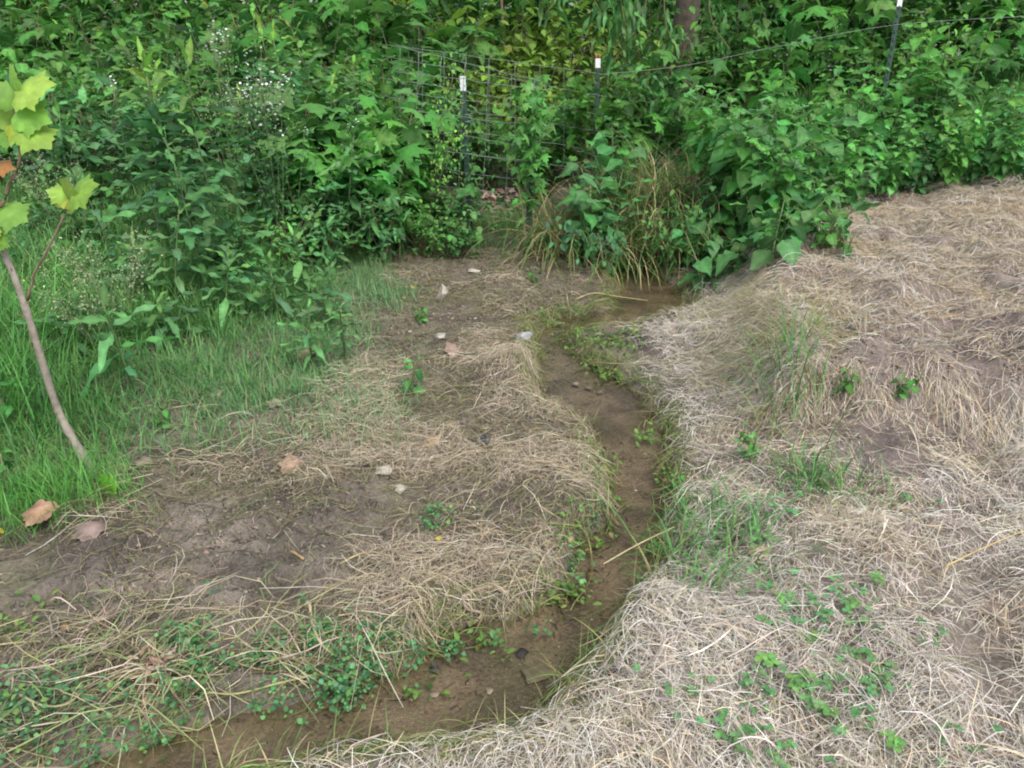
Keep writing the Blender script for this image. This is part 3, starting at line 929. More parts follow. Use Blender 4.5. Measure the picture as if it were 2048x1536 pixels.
def ironweed(h, stems=1, leafL=.19, first=.22, gap=.035, dark=(.06, .165, .07), top=(.15, .30, .06), spread=.22):
    gs, gl = Geo(), Geo()
    for s in range(stems):
        hh = h * (1 - .18 * R.uniform() * (s > 0))
        pts = stem_curve(hh, R.uniform(0, spread), R.uniform(0, 6.3), R.uniform(0, .15))
        pts[:, :2] += R.normal(size=2) * .05 * (stems > 1)
        tube(gs, pts, np.linspace(.006, .003, len(pts)), 5, (.10, .16, .06))
        n = int(hh * (1 - first) / gap)
        t = np.linspace(first, 1, n)
        k = (t - first) / (1 - first)
        az = np.arange(n) * 2.4 + R.uniform(0, 6) + R.normal(size=n) * .2
        pit = -.02 + .45 * k + .75 * np.clip((k - .85) / .15, 0, 1) + R.normal(size=n) * .15
        L = leafL * np.where(k < .15, .7, 1) * (1 - .55 * np.clip((k - .6) / .4, 0, 1)) * R.uniform(.8, 1.12, n)
        col = jit(dark, n) * (1 - np.clip((k - .7) / .3, 0, 1)[:, None]) + jit(top, n) * np.clip((k - .7) / .3, 0, 1)[:, None]
        P = along(pts, t)
        for j, tp in enumerate(L_LANCE):
            m = R.integers(0, 3, n)
            m = (np.arange(n) % 3 == j)
            if m.any():
                put(gl, tp, P[m], az[m], pit[m], R.normal(size=m.sum()) * .2, L[m], col[m])
    return gs.mesh("stem", M_STEM), gl.mesh("foliage", M_LEAF)

def ovate_shrub(h, stems=4, leafL=.14, col=(.05, .16, .055), spread=.5, tpls=L_OVATE, gap=.085, petiole=.03):
    gs, gl = Geo(), Geo()
    for s in range(stems):
        hh = h * R.uniform(.7, 1.05)
        pts = stem_curve(hh, R.uniform(.02, spread), R.uniform(0, 6.3), R.uniform(0, .35))
        tube(gs, pts, np.linspace(.005, .002, len(pts)), 5, (.13, .18, .07))
        n = max(4, int(hh / gap))
        t = np.linspace(.18, 1, n)
        a0 = R.uniform(0, 6.3)
        for side in (0, PI):
            az = a0 + side + np.arange(n) * 1.35 + R.normal(size=n) * .3
            P = along(pts, t)
            tip = P + np.stack([np.cos(az), np.sin(az), np.full(n, .5)], -1) * petiole
            for i in range(n):
                tube(gs, [P[i], tip[i]], .0014, 3, (.13, .2, .07))
            k = (t - .18) / .82
            L = leafL * R.uniform(.65, 1.15, n) * (1 - .45 * np.clip((k - .75) / .25, 0, 1))
            pit = -.35 + .5 * k + R.normal(size=n) * .25
            c = jit(col, n, .2)
            for j, tp in enumerate(tpls):
                m = (np.arange(n) % len(tpls)) == j
                if m.any():
                    put(gl, tp, tip[m], az[m], pit[m], R.normal(size=m.sum()) * .3, L[m], c[m])
    return gs.mesh("stem", M_STEM), gl.mesh("foliage", M_LEAF)

def lobed_weed(h, stems=3, leafL=.15, col=(.06, .19, .05), n_per=13, tpls=L_MAP, spread=.35):
    gs, gl = Geo(), Geo()
    for s in range(stems):
        hh = h * R.uniform(.65, 1.05)
        pts = stem_curve(hh, R.uniform(.02, spread), R.uniform(0, 6.3), R.uniform(0, .3))
        tube(gs, pts, np.linspace(.006, .002, len(pts)), 5, (.14, .15, .08))
        n = n_per
        t = np.sort(R.uniform(.22, 1, n))
        az = np.arange(n) * 2.4 + R.normal(size=n) * .3
        P = along(pts, t)
        pl = R.uniform(.05, .12, n)
        tip = P + np.stack([np.cos(az) * pl, np.sin(az) * pl, pl * .45], -1)
        for i in range(n):
            tube(gs, [P[i], tip[i]], .0015, 3, (.14, .2, .08))
        L = leafL * R.uniform(.55, 1.15, n)
        c = jit(col, n, .2)
        for j, tp in enumerate(tpls):
            m = (np.arange(n) % len(tpls)) == j
            if m.any():
                put(gl, tp, tip[m], az[m], R.normal(size=m.sum()) * .25 - .25, R.normal(size=m.sum()) * .3, L[m], c[m])
    return gs.mesh("stem", M_STEM), gl.mesh("foliage", M_LEAF)

def leafy_bush(h, w, n, leafL=.07, col=(.05, .14, .04), tpl=L_SMALL, twigs=14):
    gs, gl = Geo(), Geo()
    for s in range(twigs):
        pts = stem_curve(h * R.uniform(.6, 1), R.uniform(.05, w / h), R.uniform(0, 6.3), .2)
        tube(gs, pts, np.linspace(.006, .0015, len(pts)), 4, (.15, .12, .07))
        k = n // twigs
        t = R.uniform(.25, 1, k) ** .7
        P = along(pts, t) + R.normal(size=(k, 3)) * w * .17
        P[:, 2] = np.abs(P[:, 2])
        put(gl, tpl[s % len(tpl)], P, R.uniform(0, 6.3, k), R.normal(size=k) * .4 - .1, R.normal(size=k) * .4, leafL * R.uniform(.6, 1.2, k), jit(col, k, .25, .1))
    return gs.mesh("stem", M_STEM), gl.mesh("foliage", M_LEAF)

def put_plant(kind, label, cat, loc, meshes, rz=0, sc=1.0, group=None, tilt=(0, 0)):
    t = thing(kind, label, cat, loc, rz, sc, group, tilt)
    for me in meshes:
        obj(me.name.split('.')[0], me, t)
    return t

def foot(u, v, y):
    """ground point below the place seen at (u, v), y metres away; also the height from ground to it"""
    p = at(u, v, y)
    z = float(H(p[0], p[1]))
    return np.array([p[0], p[1], z]), p[2] - z

# ---- weeds with lance leaves (left bank and one on the right)
LANCE = [
    (330, 120, 4.3, 3, .36, "tallest lance-leaved weed on the left bank with bright yellow-green growing tips"),
    (255, 150, 4.6, 2, .32, "tall lance-leaved weed just left behind the tallest one with yellow-green tips"),
    (400, 250, 4.0, 2, .26, "mid-height lance-leaved weed right below the tallest tuft on the left bank"),
    (370, 335, 3.6, 1, .24, "single star-shaped lance-leaved weed standing below the tallest weed on the left"),
    (205, 350, 3.7, 1, .22, "small lance-leaved weed right of the lower yellow sapling leaves"),
    (310, 425, 3.5, 1, .23, "drooping lance-leaved weed in the grass below the star-shaped one"),
    (225, 590, 2.75, 1, .24, "broad-leaved lance weed in the tall grass right of the sapling trunk"),
    (600, 470, 4.0, 1, .2, "low lance-leaved weed at the grass edge left of the mud, upper one"),
    (480, 440, 4.0, 1, .24, "dark lance-leaved weed with drooping leaves in the shade left of the fence"),
    (610, 620, 3.05, 1, .15, "low lance-leaved rosette weed left of the grey rock, in front"),
    (680, 600, 3.15, 1, .10, "smallest lance-leaved rosette beside the low rosette left of the grey rock"),
    (660, 275, 4.7, 2, .28, "lance-leaved weed in front of the lobed leaves left of the fence"),
    (500, 200, 5.0, 2, .28, "lance-leaved weed growing through the white asters"),
    (690, 60, 5.6, 2, .32, "lance-leaved weed rising above the lobed leaves at the top left of the fence"),
    (560, 60, 5.8, 2, .32, "dark lance-leaved weed at the back above the white asters"),
    (640, 170, 5.3, 1, .28, "slim lance-leaved weed between the asters and the lobed leaves"),
    (110, 590, 2.95, 1, .2, "dark broad lance weed in the tall grass just behind the sapling branch"),
    (330, 600, 3.2, 1, .2, "broad lance weed standing in the grass right of the broad-leaved one"),
    (430, 520, 3.5, 1, .22, "lance-leaved weed at the middle of the left grass, below the drooping one"),
    (545, 530, 3.55, 1, .2, "lance-leaved weed in the grass near the right end of the green patch"),
    (270, 500, 3.5, 1, .22, "lance-leaved weed in the grass beside the seed-headed grass"),
    (640, 540, 3.5, 1, .18, "lance-leaved weed at the edge of the grass facing the upright rock"),
    (100, 230, 5.0, 2, .3, "lance-leaved weed behind the upper sapling leaves"),
]
for u, v, y, st, L, lab in LANCE:
    loc, h = foot(u, v, y)
    h = max(h, .16)
    small = h < .4
    put_plant("lance_leaved_weed", lab, "weed", loc,
              ironweed(h, st, L, .25 if small else .3, .011 if small else (.024 if h < .75 else .034), (.085, .21, .10) if v > 300 else (.075, .195, .095), (.10, .24, .08) if v > 200 else (.17, .33, .07)), 0, 1, "lance-leaved weeds")
loc, h = foot(1550, 335, 5.0)
put_plant("lance_leaved_weed", "big lance-leaved weed standing in front of the ovate-leaved shrubs on the right bank", "weed", loc + [0, 0, 0], ironweed(max(h, .4), 1, .28, .35, .024, (.06, .17, .075), (.10, .25, .08), .1), 0, 1, "lance-leaved weeds")

# ---- ovate-leaved shrubs of the right bank
SH = [ovate_shrub(.85, 4, .20, (.07, .21, .07)), ovate_shrub(1.0, 4, .21, (.08, .235, .07)), ovate_shrub(.7, 4, .19, (.065, .19, .075)), ovate_shrub(1.15, 4, .21, (.085, .245, .065), .35)]
EDGE = [(1400, 520), (1470, 520), (1560, 480), (1610, 450), (1700, 425), (1800, 400), (1920, 385), (2060, 375), (2250, 365)]
special = {(0, 1): "ovate-leaved shrub at the left end of the right bank thicket", (0, 6): "low ovate-leaved shrub at the front edge of the thicket above the dry grass",
           (3, 6): "tall ovate-leaved shrub with a yellowish upright stem near the far right post"}
k = 0
for row, (back, top, cnt) in enumerate([(.10, 300, 12), (.42, 235, 11), (.8, 185, 10), (1.2, 150, 9)]):
    for i in range(cnt):
        u = 1430 + (2170 - 1430) * (i + .5 + R.uniform(-.3, .3)) / cnt
        v = float(np.interp(u, [e[0] for e in EDGE], [e[1] for e in EDGE]))
        p = gp(u, v)
        x, y = p[0] * (1 + .4 * back / p[1]), p[1] + back
        z = float(H(x, y))
        tv = top + R.uniform(-25, 25) + (45 if u < 1520 else 0) - (70 if (row, i) == (3, 6) else 0)
        h = at(u, tv, y)[2] - z
        h0 = (.85, 1.0, .7, 1.15)[k % 4]
        put_plant("ovate_leaved_shrub", special.get((row, i), "leafy ovate-leaved shrub in the dense green thicket on the right bank"), "shrub", (x, y, z), SH[k % 4], R.uniform(0, 6.3), float(np.clip(h / h0, .4, 1.4)), "ovate-leaved shrubs on the right bank")
        k += 1
for u, v, y, lab in [(1215, 290, 5.0, "ovate-leaved shrub growing up among the long grass beside the fence"), (1200, 345, 4.75, "low ovate-leaved shrub on the long grass clump right of the fence"), (1235, 225, 5.4, "ovate-leaved shrub behind the long grass clump near the orange-tipped post")]:
    loc, h = foot(u, v, y)
    put_plant("ovate_leaved_shrub", lab, "shrub", loc, SH[2], R.uniform(0, 6.3), float(np.clip(h / .7, .4, 1.3)), "ovate-leaved shrubs on the right bank")
# their low skirts over the bank edge
SK = [ovate_shrub(.35, 4, .13, (.085, .24, .08), .9, gap=.06), ovate_shrub(.3, 3, .16, (.07, .20, .08), 1.0, gap=.06)]
skirt = [(1460, 420, 4.75), (1500, 400, 4.9), (1590, 420, 4.85), (1630, 400, 5.0), (1690, 400, 5.1), (1740, 395, 5.3), (1800, 400, 5.4), (1870, 370, 5.6), (1940, 370, 5.7), (2010, 370, 5.75), (1400, 450, 4.75),
         (1470, 480, 4.3), (1530, 500, 4.15), (1540, 530, 3.9), (1590, 460, 4.4), (1420, 510, 4.2), (1360, 470, 4.6), (1640, 520, 4.1), (1610, 490, 4.2), (2060, 380, 5.7)]
for i, (u, v, y) in enumerate(skirt):
    loc, h = foot(u, v, y)
    put_plant("low_leafy_weed", "wilting ovate-leaved weed low on the bank below the lance-leaved weed" if (u, v) == (1540, 530) else "low leafy weed sprawling at the foot of the right bank thicket", "weed", loc, SK[i % 2], R.uniform(0, 6.3), float(R.uniform(.6, 1.0)), "low weeds below the right thicket")

# ---- lobed-leaved weeds left of the fence and all through the back
LW = [lobed_weed(1.0, 4, .19, (.08, .24, .06)), lobed_weed(1.2, 4, .20, (.065, .20, .06)), lobed_weed(.8, 5, .19, (.075, .23, .06)), lobed_weed(1.35, 4, .21, (.06, .175, .055))]
front = [(640, 150, 5.4), (700, 165, 5.3), (760, 170, 5.3), (815, 190, 5.4), (730, 230, 5.1), (790, 250, 5.0), (680, 230, 5.1), (760, 290, 4.9), (620, 250, 5.0), (830, 280, 5.2)]
for i, (u, v, y) in enumerate(front):
    loc, h = foot(u, v, y)
    k = (2, 0, 2, 1)[i % 4]
    put_plant("lobed_leaf_weed", "bright green lobed-leaved weed hanging over the bank left of the green fence post", "weed", loc, LW[k], R.uniform(0, 6.3), float(np.clip(h / (1.0, 1.2, .8, 1.35)[k], .4, 1.5)), "lobed-leaved weeds left of the fence")
BUSH = [leafy_bush(1.1, .5, 380, .12, (.06, .17, .05)), leafy_bush(1.3, .6, 340, .16, (.07, .20, .05), L_OVATE[:2]), leafy_bush(.9, .5, 340, .10, (.08, .21, .055)), leafy_bush(1.2, .5, 260, .21, (.055, .15, .06), L_LANCE)]
n_back = 0
SUNNY = leafy_bush(1.1, .5, 260, .10, (.13, .24, .045))  # sunlight on the far leaves is painted in as a yellower colour
for row, (y0, cnt) in enumerate([(6.0, 22), (6.6, 26), (7.4, 28), (8.4, 28), (9.5, 26)]):
    for i in range(cnt):
        u = -150 + (2350 * (i + .5 + R.uniform(-.4, .4)) / cnt)
        y = y0 + R.uniform(-.3, .4)
        if u > 1400 and row < 3:
            continue
        if 900 < u < 1130 and row == 0:
            continue
        p = at(u, 300, y)
        x = p[0]
        top = (155, 120, 60, 10, -50)[row] + R.uniform(-45, 45) + (60 if 850 < u < 1150 and row < 3 else 0)
        hh = at(u, top, y)[2] - float(H(x, y))
        q = R.uniform()
        left_lobed = u < 500 or u > 1450
        if q < (.55 if left_lobed else .35):
            ms, h0 = LW[(1, 3, 0, 1)[n_back % 4]], (1.2, 1.35, 1.0, 1.2)[n_back % 4]
            lab, kd = "lobed-leaved weed in the dark green thicket behind the fence line", "lobed_leaf_weed"
        else:
            kk = n_back % 4
            ms, h0 = BUSH[kk], (1.1, 1.3, .9, 1.2)[kk]
            lab, kd = "small-leaved bush in the dark green thicket behind the fence line", "leafy_bush"
        n_back += 1
        if row >= 2 and 930 < u < 1260:
            ms, h0, lab, kd = SUNNY, 1.1, "bush with sunlight painted into its yellow-green leaves above the wire fence", "leafy_bush"
        put_plant(kd, lab, "weed" if kd[0] == 'l' and kd[1] == 'o' else "bush", (x, y, float(H(x, y)) - .02), ms, R.uniform(0, 6.3), float(np.clip(hh / h0, .6, 1.7)), "bushes with painted sunlight above the fence" if ms is SUNNY else "lobed-leaved weeds behind the fence line" if kd[1] == 'o' else "bushes behind the fence line")
# lower growth of the left bank
lowl = [(60, 330, 4.6), (140, 400, 4.2), (30, 480, 3.9), (450, 330, 5.5), (540, 320, 5.2), (590, 360, 4.7), (470, 420, 4.6), (160, 300, 5.0), (60, 200, 5.3), (250, 280, 5.8), (520, 280, 5.4), (180, 200, 5.4), (560, 400, 4.4), (700, 380, 4.7), (760, 400, 4.7), (840, 390, 4.9),
        (880, 340, 5.2), (80, 420, 4.3), (120, 500, 3.7), (250, 480, 3.9), (430, 480, 3.9), (870, 430, 4.8), (920, 425, 4.9), (650, 420, 4.5)]
LOWB = [leafy_bush(.55, .4, 240, .07, (.08, .21, .07)), leafy_bush(.5, .4, 150, .12, (.07, .19, .07), L_OVATE[:2]), leafy_bush(.6, .35, 130, .17, (.065, .18, .08), L_LANCE)]
for i, (u, v, y) in enumerate(lowl):
    loc, h = foot(u, v, y)
    put_plant("leafy_bush", "low small-leaved bush filling the shade on the left bank below the weeds", "bush", loc, LOWB[i % 3], R.uniform(0, 6.3), float(np.clip(h / .55, .4, 1.6)), "low bushes on the left bank")
# farthest growth: one mass
g = Geo()
for tpl, nn, L, c in [(L_MAP[1], 8000, .23, (.07, .20, .055)), (L_OVATE[1], 7000, .18, (.09, .24, .055)), (L_LANCE[1], 4000, .23, (.06, .17, .06)), (L_MAP[2], 1500, .18, (.26, .36, .06))]:  # the last set's bright yellow stands in for sunlit leaves
    x = R.uniform(-10, 10, nn)
    y = R.uniform(9.6, 12.5, nn)
    z = H(x, np.minimum(y, 11.9)) + R.uniform(0, 1, nn) ** .8 * (1.9 + .5 * noise(x, y, .7, 3))
    put(g, tpl, np.stack([x, y, z], -1), R.uniform(0, 6.3, nn), R.normal(size=nn) * .35 - .2, R.normal(size=nn) * .4, L * R.uniform(.6, 1.2, nn), jit(c, nn, .3, .12))
tag(obj("undergrowth", g.mesh("undergrowth", M_LEAF)), "dense mass of woodland undergrowth closing off the back", "undergrowth", kind="stuff")

# ------------------------------------------------------------------ wire fences with steel posts
def tpost(parent, foot_p, top_p, tip=.075, orange=False):
    """studded T-section steel post between two points, with a painted tip"""
    a, b = np.array(foot_p, float), np.array(top_p, float)
    d = b - a
    L = np.linalg.norm(d)
    d /= L
    sx = np.array([1., 0, 0]) - d * d[0]
    sx /= np.linalg.norm(sx)
    sy = np.cross(d, sx)
    def tee(g, z0, z1, grow=0.0, c=(.5, .5, .5)):
        for (x0, x1, y0, y1) in ((-.017 - grow, .017 + grow, -.004 - grow, 0), (-.0035 - grow, .0035 + grow, .0006, .026 + grow)):
            V = [a + d * z + sx * x + sy * y for z in (z0, z1) for x, y in ((x0, y0), (x1, y0), (x1, y1), (x0, y1))]
            g.add(V, [(0, 3, 2, 1), (4, 5, 6, 7), (0, 1, 5, 4), (1, 2, 6, 5), (2, 3, 7, 6), (3, 0, 4, 7)])
    g = Geo()
    tee(g, -.15, L - tip)
    for k in range(int((L - tip) / .055)):
        z = .05 + k * .055
        V = [a + d * (z + zz) + sx * x + sy * y for zz in (0, .018) for x, y in ((-.006, -.012), (.006, -.012), (.006, -.0045), (-.006, -.0045))]
        g.add(V, [(0, 3, 2, 1), (4, 5, 6, 7), (0, 1, 5, 4), (1, 2, 6, 5), (2, 3, 7, 6), (3, 0, 4, 7)])
    po = obj("post", g.mesh("post", M_POST, False), parent)
    g = Geo()
    tee(g, L - tip + .0005, L, .0012)
    obj("painted_tip", g.mesh("painted_tip", M_TIP, False), po)
    if orange:
        g = Geo()
        for k in (-1, 1):
            tube(g, [a + d * (L - .002) + sx * k * .011, a + d * (L + .028) + sx * k * .015], .005, 5)
        obj("orange_clip", g.mesh("orange_clip", M_ORANGE), po)
    return po

def wire(g, a, b, r=.0016, sag=.0, n=10, wob=.003):
    t = np.linspace(0, 1, n)[:, None]
    P = np.asarray(a) * (1 - t) + np.asarray(b) * t
    P[:, 2] -= sag * (1 - (2 * t[:, 0] - 1) ** 2)
    P += R.normal(size=P.shape) * wob * np.array([.6, .6, 1])
    tube(g, P, r, 4, (.2, .23, .2))

YF = 5.15
fA, fB = at(940, 447, YF), at(1057, 450, YF - .12)
tA, tB = at(925, 152, YF + .02), at(1068, 168, YF - .1)
fn = thing("wire_fence", "green wire mesh fence with a white-tipped steel post standing at the head of the creek", "fence", (0, 0, 0))
tpost(fn, fA, tA, .088)
tpost(fn, fB, tB, .05)
g = Geo()
L0, R0 = at(800, 140, YF + .25), at(1075, 162, YF - .1)
rows_px = [(126, 158), (160, 176), (200, 216), (235, 252), (273, 292), (308, 327), (344, 363), (378, 397), (399, 413), (424, 442)]
def onrow(i, u):
    va, vb = rows_px[i]
    f = (u - 930) / (1060 - 930)
    y = YF - .03 + (.12 if u < 930 else -.1) * abs(f)
    return at(u, va + (vb - va) * f, y)
for i in range(len(rows_px)):
    us = np.linspace(790, 1100, 14)
    P = np.array([onrow(i, u) for u in us]) + R.normal(size=(14, 3)) * .003
    tube(g, P, .0019, 4, (.2, .23, .2))
for u0 in (836, 882, 928, 976, 1022, 1067):
    P = np.array([onrow(i, u0 - (i - 1) * 1.9) for i in range(len(rows_px))]) + R.normal(size=(len(rows_px), 3)) * .003
    tube(g, curve(P, 20), .0018, 4, (.2, .23, .2))
obj("woven_wire", g.mesh("woven_wire", M_WIRE), fn)
for v in (232, 246, 310):
    g = Geo()
    p = at(933 + (v - 150) * .05, v, YF - .03)
    tube(g, [p + [.028 * math.cos(k), -.012 + .02 * math.sin(k), k * .003] for k in np.linspace(0, 6.5, 14)], .0016, 4)
    obj("wire_clip", g.mesh("wire_clip", M_WIRE), fn)

YB = 6.0
fb = thing("wire_fence", "older wire fence behind, with an orange-tipped post and a strand to the far right", "fence", (0, 0, 0))
fC, tC = at(1190, 330, YB), at(1196, 117, YB)
tD = at(1802, -12, YB + .35)
fD = at(1768, 190, YB + .3)
tpost(fb, fC, tC, .062, True)
tpost(fb, fD, tD, .085)
g = Geo()
for (v0, v1) in ((92, 148), (118, 190), (160, 228), (200, 262), (245, 300), (290, 340)):
    P = [at(u, v0 + (v1 - v0) * (u - 800) / 400, YB - .02) for u in np.linspace(760, 1215, 10)]
    tube(g, np.array(P) + R.normal(size=(10, 3)) * .004, .0017, 4)
for u0 in (800, 845, 888, 932, 978, 1030, 1080, 1128):
    P = [at(u0, v, YB - .02) for v in np.linspace(92 + 56 * (u0 - 800) / 400, 350, 8)]
    tube(g, P, .0015, 4)
obj("woven_wire", g.mesh("woven_wire", M_WIRE), fb)
g = Geo()
P = [at(1196, 150, YB - .02), at(1375, 130, YB), at(1560, 92, YB + .05), at(1790, 50, YB + .27), at(2060, 32, YB + .5), at(2250, 22, YB + .6)]
tube(g, curve(P, 40), .0018, 4)
obj("wire_strand", g.mesh("wire_strand", M_WIRE), fb)

# ------------------------------------------------------------------ the old tree behind the fence, its crown overhanging the scene
TX, TY = at(1368, 60, 7.6)[0], 7.6
tz = float(H(TX, TY))
tr = thing("tree", "thick brown trunk of a big leafy tree rising behind the fence", "tree", (TX, TY, tz))
g = Geo()
P = curve([(0, 0, -.2), (-.03, .02, .6), (.02, 0, 1.6), (-.06, .1, 3.2), (.05, .2, 5.0), (0, .3, 6.6)], 22)
tube(g, P, np.linspace(.13, .06, 22) + .05 * np.exp(-np.linspace(0, 8, 22)), 12, (.16, .12, .085))
limbs = []
for k in range(13):
    z = 2.0 + k * .36
    a = k * 2.4 + .6
    ln = R.uniform(1.8, 3.6) * (1 - .04 * k)
    p0 = np.array([0, .05 * z - .05, z])
    q = curve([p0, p0 + [math.cos(a) * ln * .5, math.sin(a) * ln * .5, .45], p0 + [math.cos(a) * ln, math.sin(a) * ln, .35]], 9)
    tube(g, q, np.linspace(.045, .010, 9), 6, (.15, .115, .08))
    limbs.append(q)
obj("trunk", g.mesh("trunk", M_TRUNK), tr)
g = Geo()
for q in limbs:
    n = 380
    P = along(q, R.uniform(.25, 1, n)) + R.normal(size=(n, 3)) * np.array([.45, .45, .32])
    P[:, 2] = np.maximum(P[:, 2], 1.75)
    put(g, L_LANCE[2], P, R.uniform(0, 6.3, n), R.normal(size=n) * .4 - .5, R.normal(size=n) * .4, R.uniform(.12, .22, n), jit((.045, .13, .04), n, .25, .1))
# the low drooping branches seen at the top of the picture
for u, v, y, du in [(1130, -40, 6.3, -40), (1180, -30, 6.4, 30), (1290, 20, 6.6, -40), (1330, 40, 6.6, 30), (1255, 60, 6.5, -30), (1420, 30, 6.8, 40), (1240, -20, 6.5, 10)]:
    a, b = at(u, v, y), at(u + du, v + 70, y - .15)
    o = np.array([TX, TY, tz])
    tube(g, curve([a + [0, .2, .5] - o, a - o, b - o], 8), .005, 4, (.12, .12, .06))
    n = 22
    t = R.uniform(0, 1, n)[:, None]
    P = (a * (1 - t) + b * t + np.array([0, .1, .12]) * (1 - t)) - o + R.normal(size=(n, 3)) * .04
    put(g, L_LANCE[2], P, R.uniform(0, 6.3, n), R.normal(size=n) * .25 - .75, R.normal(size=n) * .3, R.uniform(.12, .2, n), jit((.06, .16, .06), n, .25, .1))
obj("crown", g.mesh("crown", M_LEAF), tr)
# slim trunks in the undergrowth
for u, y, r, lab in [(1003, 9.3, .022, "slim pale trunk standing deep in the thicket above the wire fence"), ]:
    p = at(u, 20, y)
    z = float(H(p[0], y))
    t = thing("slim_tree", lab, "tree", (p[0], y, z))
    g = Geo()
    q = curve([(0, 0, -.1), (.03, 0, 1), (-.02, .05, 2.2), (.05, .1, 3.8)], 14)
    tube(g, q, np.linspace(r, r * .45, 14), 7, (.34, .24, .16) if u > 1000 else (.16, .12, .09))
    obj("trunk", g.mesh("trunk", M_STEM), t)
    g = Geo()
    n = 700
    P = along(q, R.uniform(.5, 1, n)) + R.normal(size=(n, 3)) * np.array([.5, .5, .4])
    P[:, 2] = np.maximum(P[:, 2], 1.3)
    put(g, L_OVATE[1], P, R.uniform(0, 6.3, n), R.normal(size=n) * .4 - .3, R.normal(size=n) * .4, R.uniform(.07, .13, n), jit((.06, .17, .045), n, .25, .1))
    obj("crown", g.mesh("crown", M_LEAF), t)
# second canopy tree, hidden at the back left, added to shade the back
t = thing("tree", "unseen big tree added so its dark leafy crown shades the back left", "tree", (-5.8, 10.6, float(H(-5.8, 10.6))))
g = Geo()
q = curve([(0, 0, -.2), (.05, 0, 1.5), (-.05, .1, 3.5), (.1, .1, 6)], 14)
tube(g, q, np.linspace(.15, .06, 14), 10, (.15, .12, .09))
limbs = []
for k in range(11):
    p0 = np.array([0, .05, 2.6 + k * .32])
    a = k * 2.4
    ln = R.uniform(1.8, 3.4)
    l = curve([p0, p0 + [math.cos(a) * ln * .5, math.sin(a) * ln * .5, .4], p0 + [math.cos(a) * ln, math.sin(a) * ln, .3]], 8)
    tube(g, l, np.linspace(.04, .01, 8), 5, (.15, .12, .09))
    limbs.append(l)
obj("trunk", g.mesh("trunk", M_TRUNK), t)
g = Geo()
for l in limbs:
    n = 380
    P = along(l, R.uniform(.25, 1, n)) + R.normal(size=(n, 3)) * np.array([.5, .5, .35])
    put(g, L_OVATE[1], P, R.uniform(0, 6.3, n), R.normal(size=n) * .4 - .4, R.normal(size=n) * .4, R.uniform(.1, .18, n), jit((.045, .13, .04), n, .25, .1))
obj("crown", g.mesh("crown", M_LEAF), t)

# ------------------------------------------------------------------ long grass clump on the bank, aster, vines
def grass_clump(name, label, spots, n_each, L, cols, wts, group=None, Wd=(.004, .008), lean=.35, bend=(.8, 2.3), cat="grass clump", south=.0):
    c = np.mean([s[:3] for s in spots], 0)
    t = thing(name, label, cat, c, group=group)
    g = Geo()
    for s in spots:
        n = n_each
        P = np.array(s[:3])[None] + R.normal(size=(n, 3)) * np.array([.06, .05, 0]) * (s[3] if len(s) > 3 else 1)
        P[:, 2] = H(P[:, 0], P[:, 1])
        a = R.uniform(0, 2 * PI, n)
        a = np.where(R.uniform(size=n) < south, -PI / 2 + R.normal(size=n) * .8, a)
        blades(g, P, a, R.uniform(*L, n), R.uniform(*Wd, n), np.abs(R.normal(size=n)) * lean, R.uniform(*bend, n), mixcol(cols, wts, n, .18, .05), 7)
    for v in g.v:
        v -= c
    obj("blades", g.mesh("blades", M_GRASS), t)
    return t
spots = []
for u, v, y in [(1130, 430, 4.85), (1180, 420, 4.85), (1230, 410, 4.85), (1290, 400, 4.85), (1340, 390, 4.85), (1390, 380, 4.9), (1095, 420, 4.9), (1120, 370, 5.05), (1150, 330, 5.2), (1210, 320, 5.2), (1290, 300, 5.2), (1360, 300, 5.2), (1250, 260, 5.5), (1330, 250, 5.5), (1180, 380, 5.1), (1250, 370, 5.15), (1330, 360, 5.15), (1300, 200, 5.7)]:
    p = at(u, v, y)
    spots.append((p[0], y, float(H(p[0], y)), 1.6))
grass_clump("long_grass_clump", "big clump of long arching green and tan grass hanging over the creek head", spots, 100, (.3, .8),
            [(.09, .20, .06), (.13, .24, .07), (.36, .30, .17), (.46, .38, .23), (.07, .15, .05)], [4, 3, 3.5, 2.2, 1.5], Wd=(.005, .010), lean=.45, bend=(1.0, 2.7), south=.4)
def tuft(u, v, lab, n=60, L=(.12, .3), group="green grass tufts on the right bank", wide=1.0, cols=None, bend=(.6, 2.0), Wd=(.0028, .006)):
    p = gp(u, v)
    grass_clump("grass_tuft", lab, [(*p, wide)], n, L, cols or [(.07, .20, .06), (.10, .26, .08), (.18, .26, .09)], [3, 3, 1.5], group, Wd, .4, bend)
tuft(1655, 1000, "rounded fresh green grass tuft standing in the straw below the bare bank face", 85, (.10, .22))
tuft(1420, 1110, "largest green grass tuft spilling over the straw right of the creek", 120, (.10, .26), wide=1.7, bend=(1.0, 2.4))
tuft(1460, 1070, "green grass tuft just above the largest one right of the creek", 45, (.08, .2), bend=(1.0, 2.4))
tuft(1390, 1030, "green grass tuft at the water edge right of the creek bend", 40, (.08, .22), bend=(1.0, 2.4))
tuft(1440, 1180, "thin green grass tuft below the largest one right of the creek", 45, (.08, .2))
tuft(1555, 740, "upper green grass tuft on the face of the right bank", 60, (.14, .3), wide=1.3)
tuft(1585, 800, "lower green grass tuft on the face of the right bank", 50, (.14, .3), wide=1.3)
tuft(1560, 690, "yellowish grass tuft on the crest of the right bank face", 50, (.1, .22), wide=1.3, cols=[(.16, .24, .07), (.2, .26, .08), (.3, .28, .14)])
tuft(1610, 950, "dark green blades bent over beside the bare bank face", 30, (.12, .25))
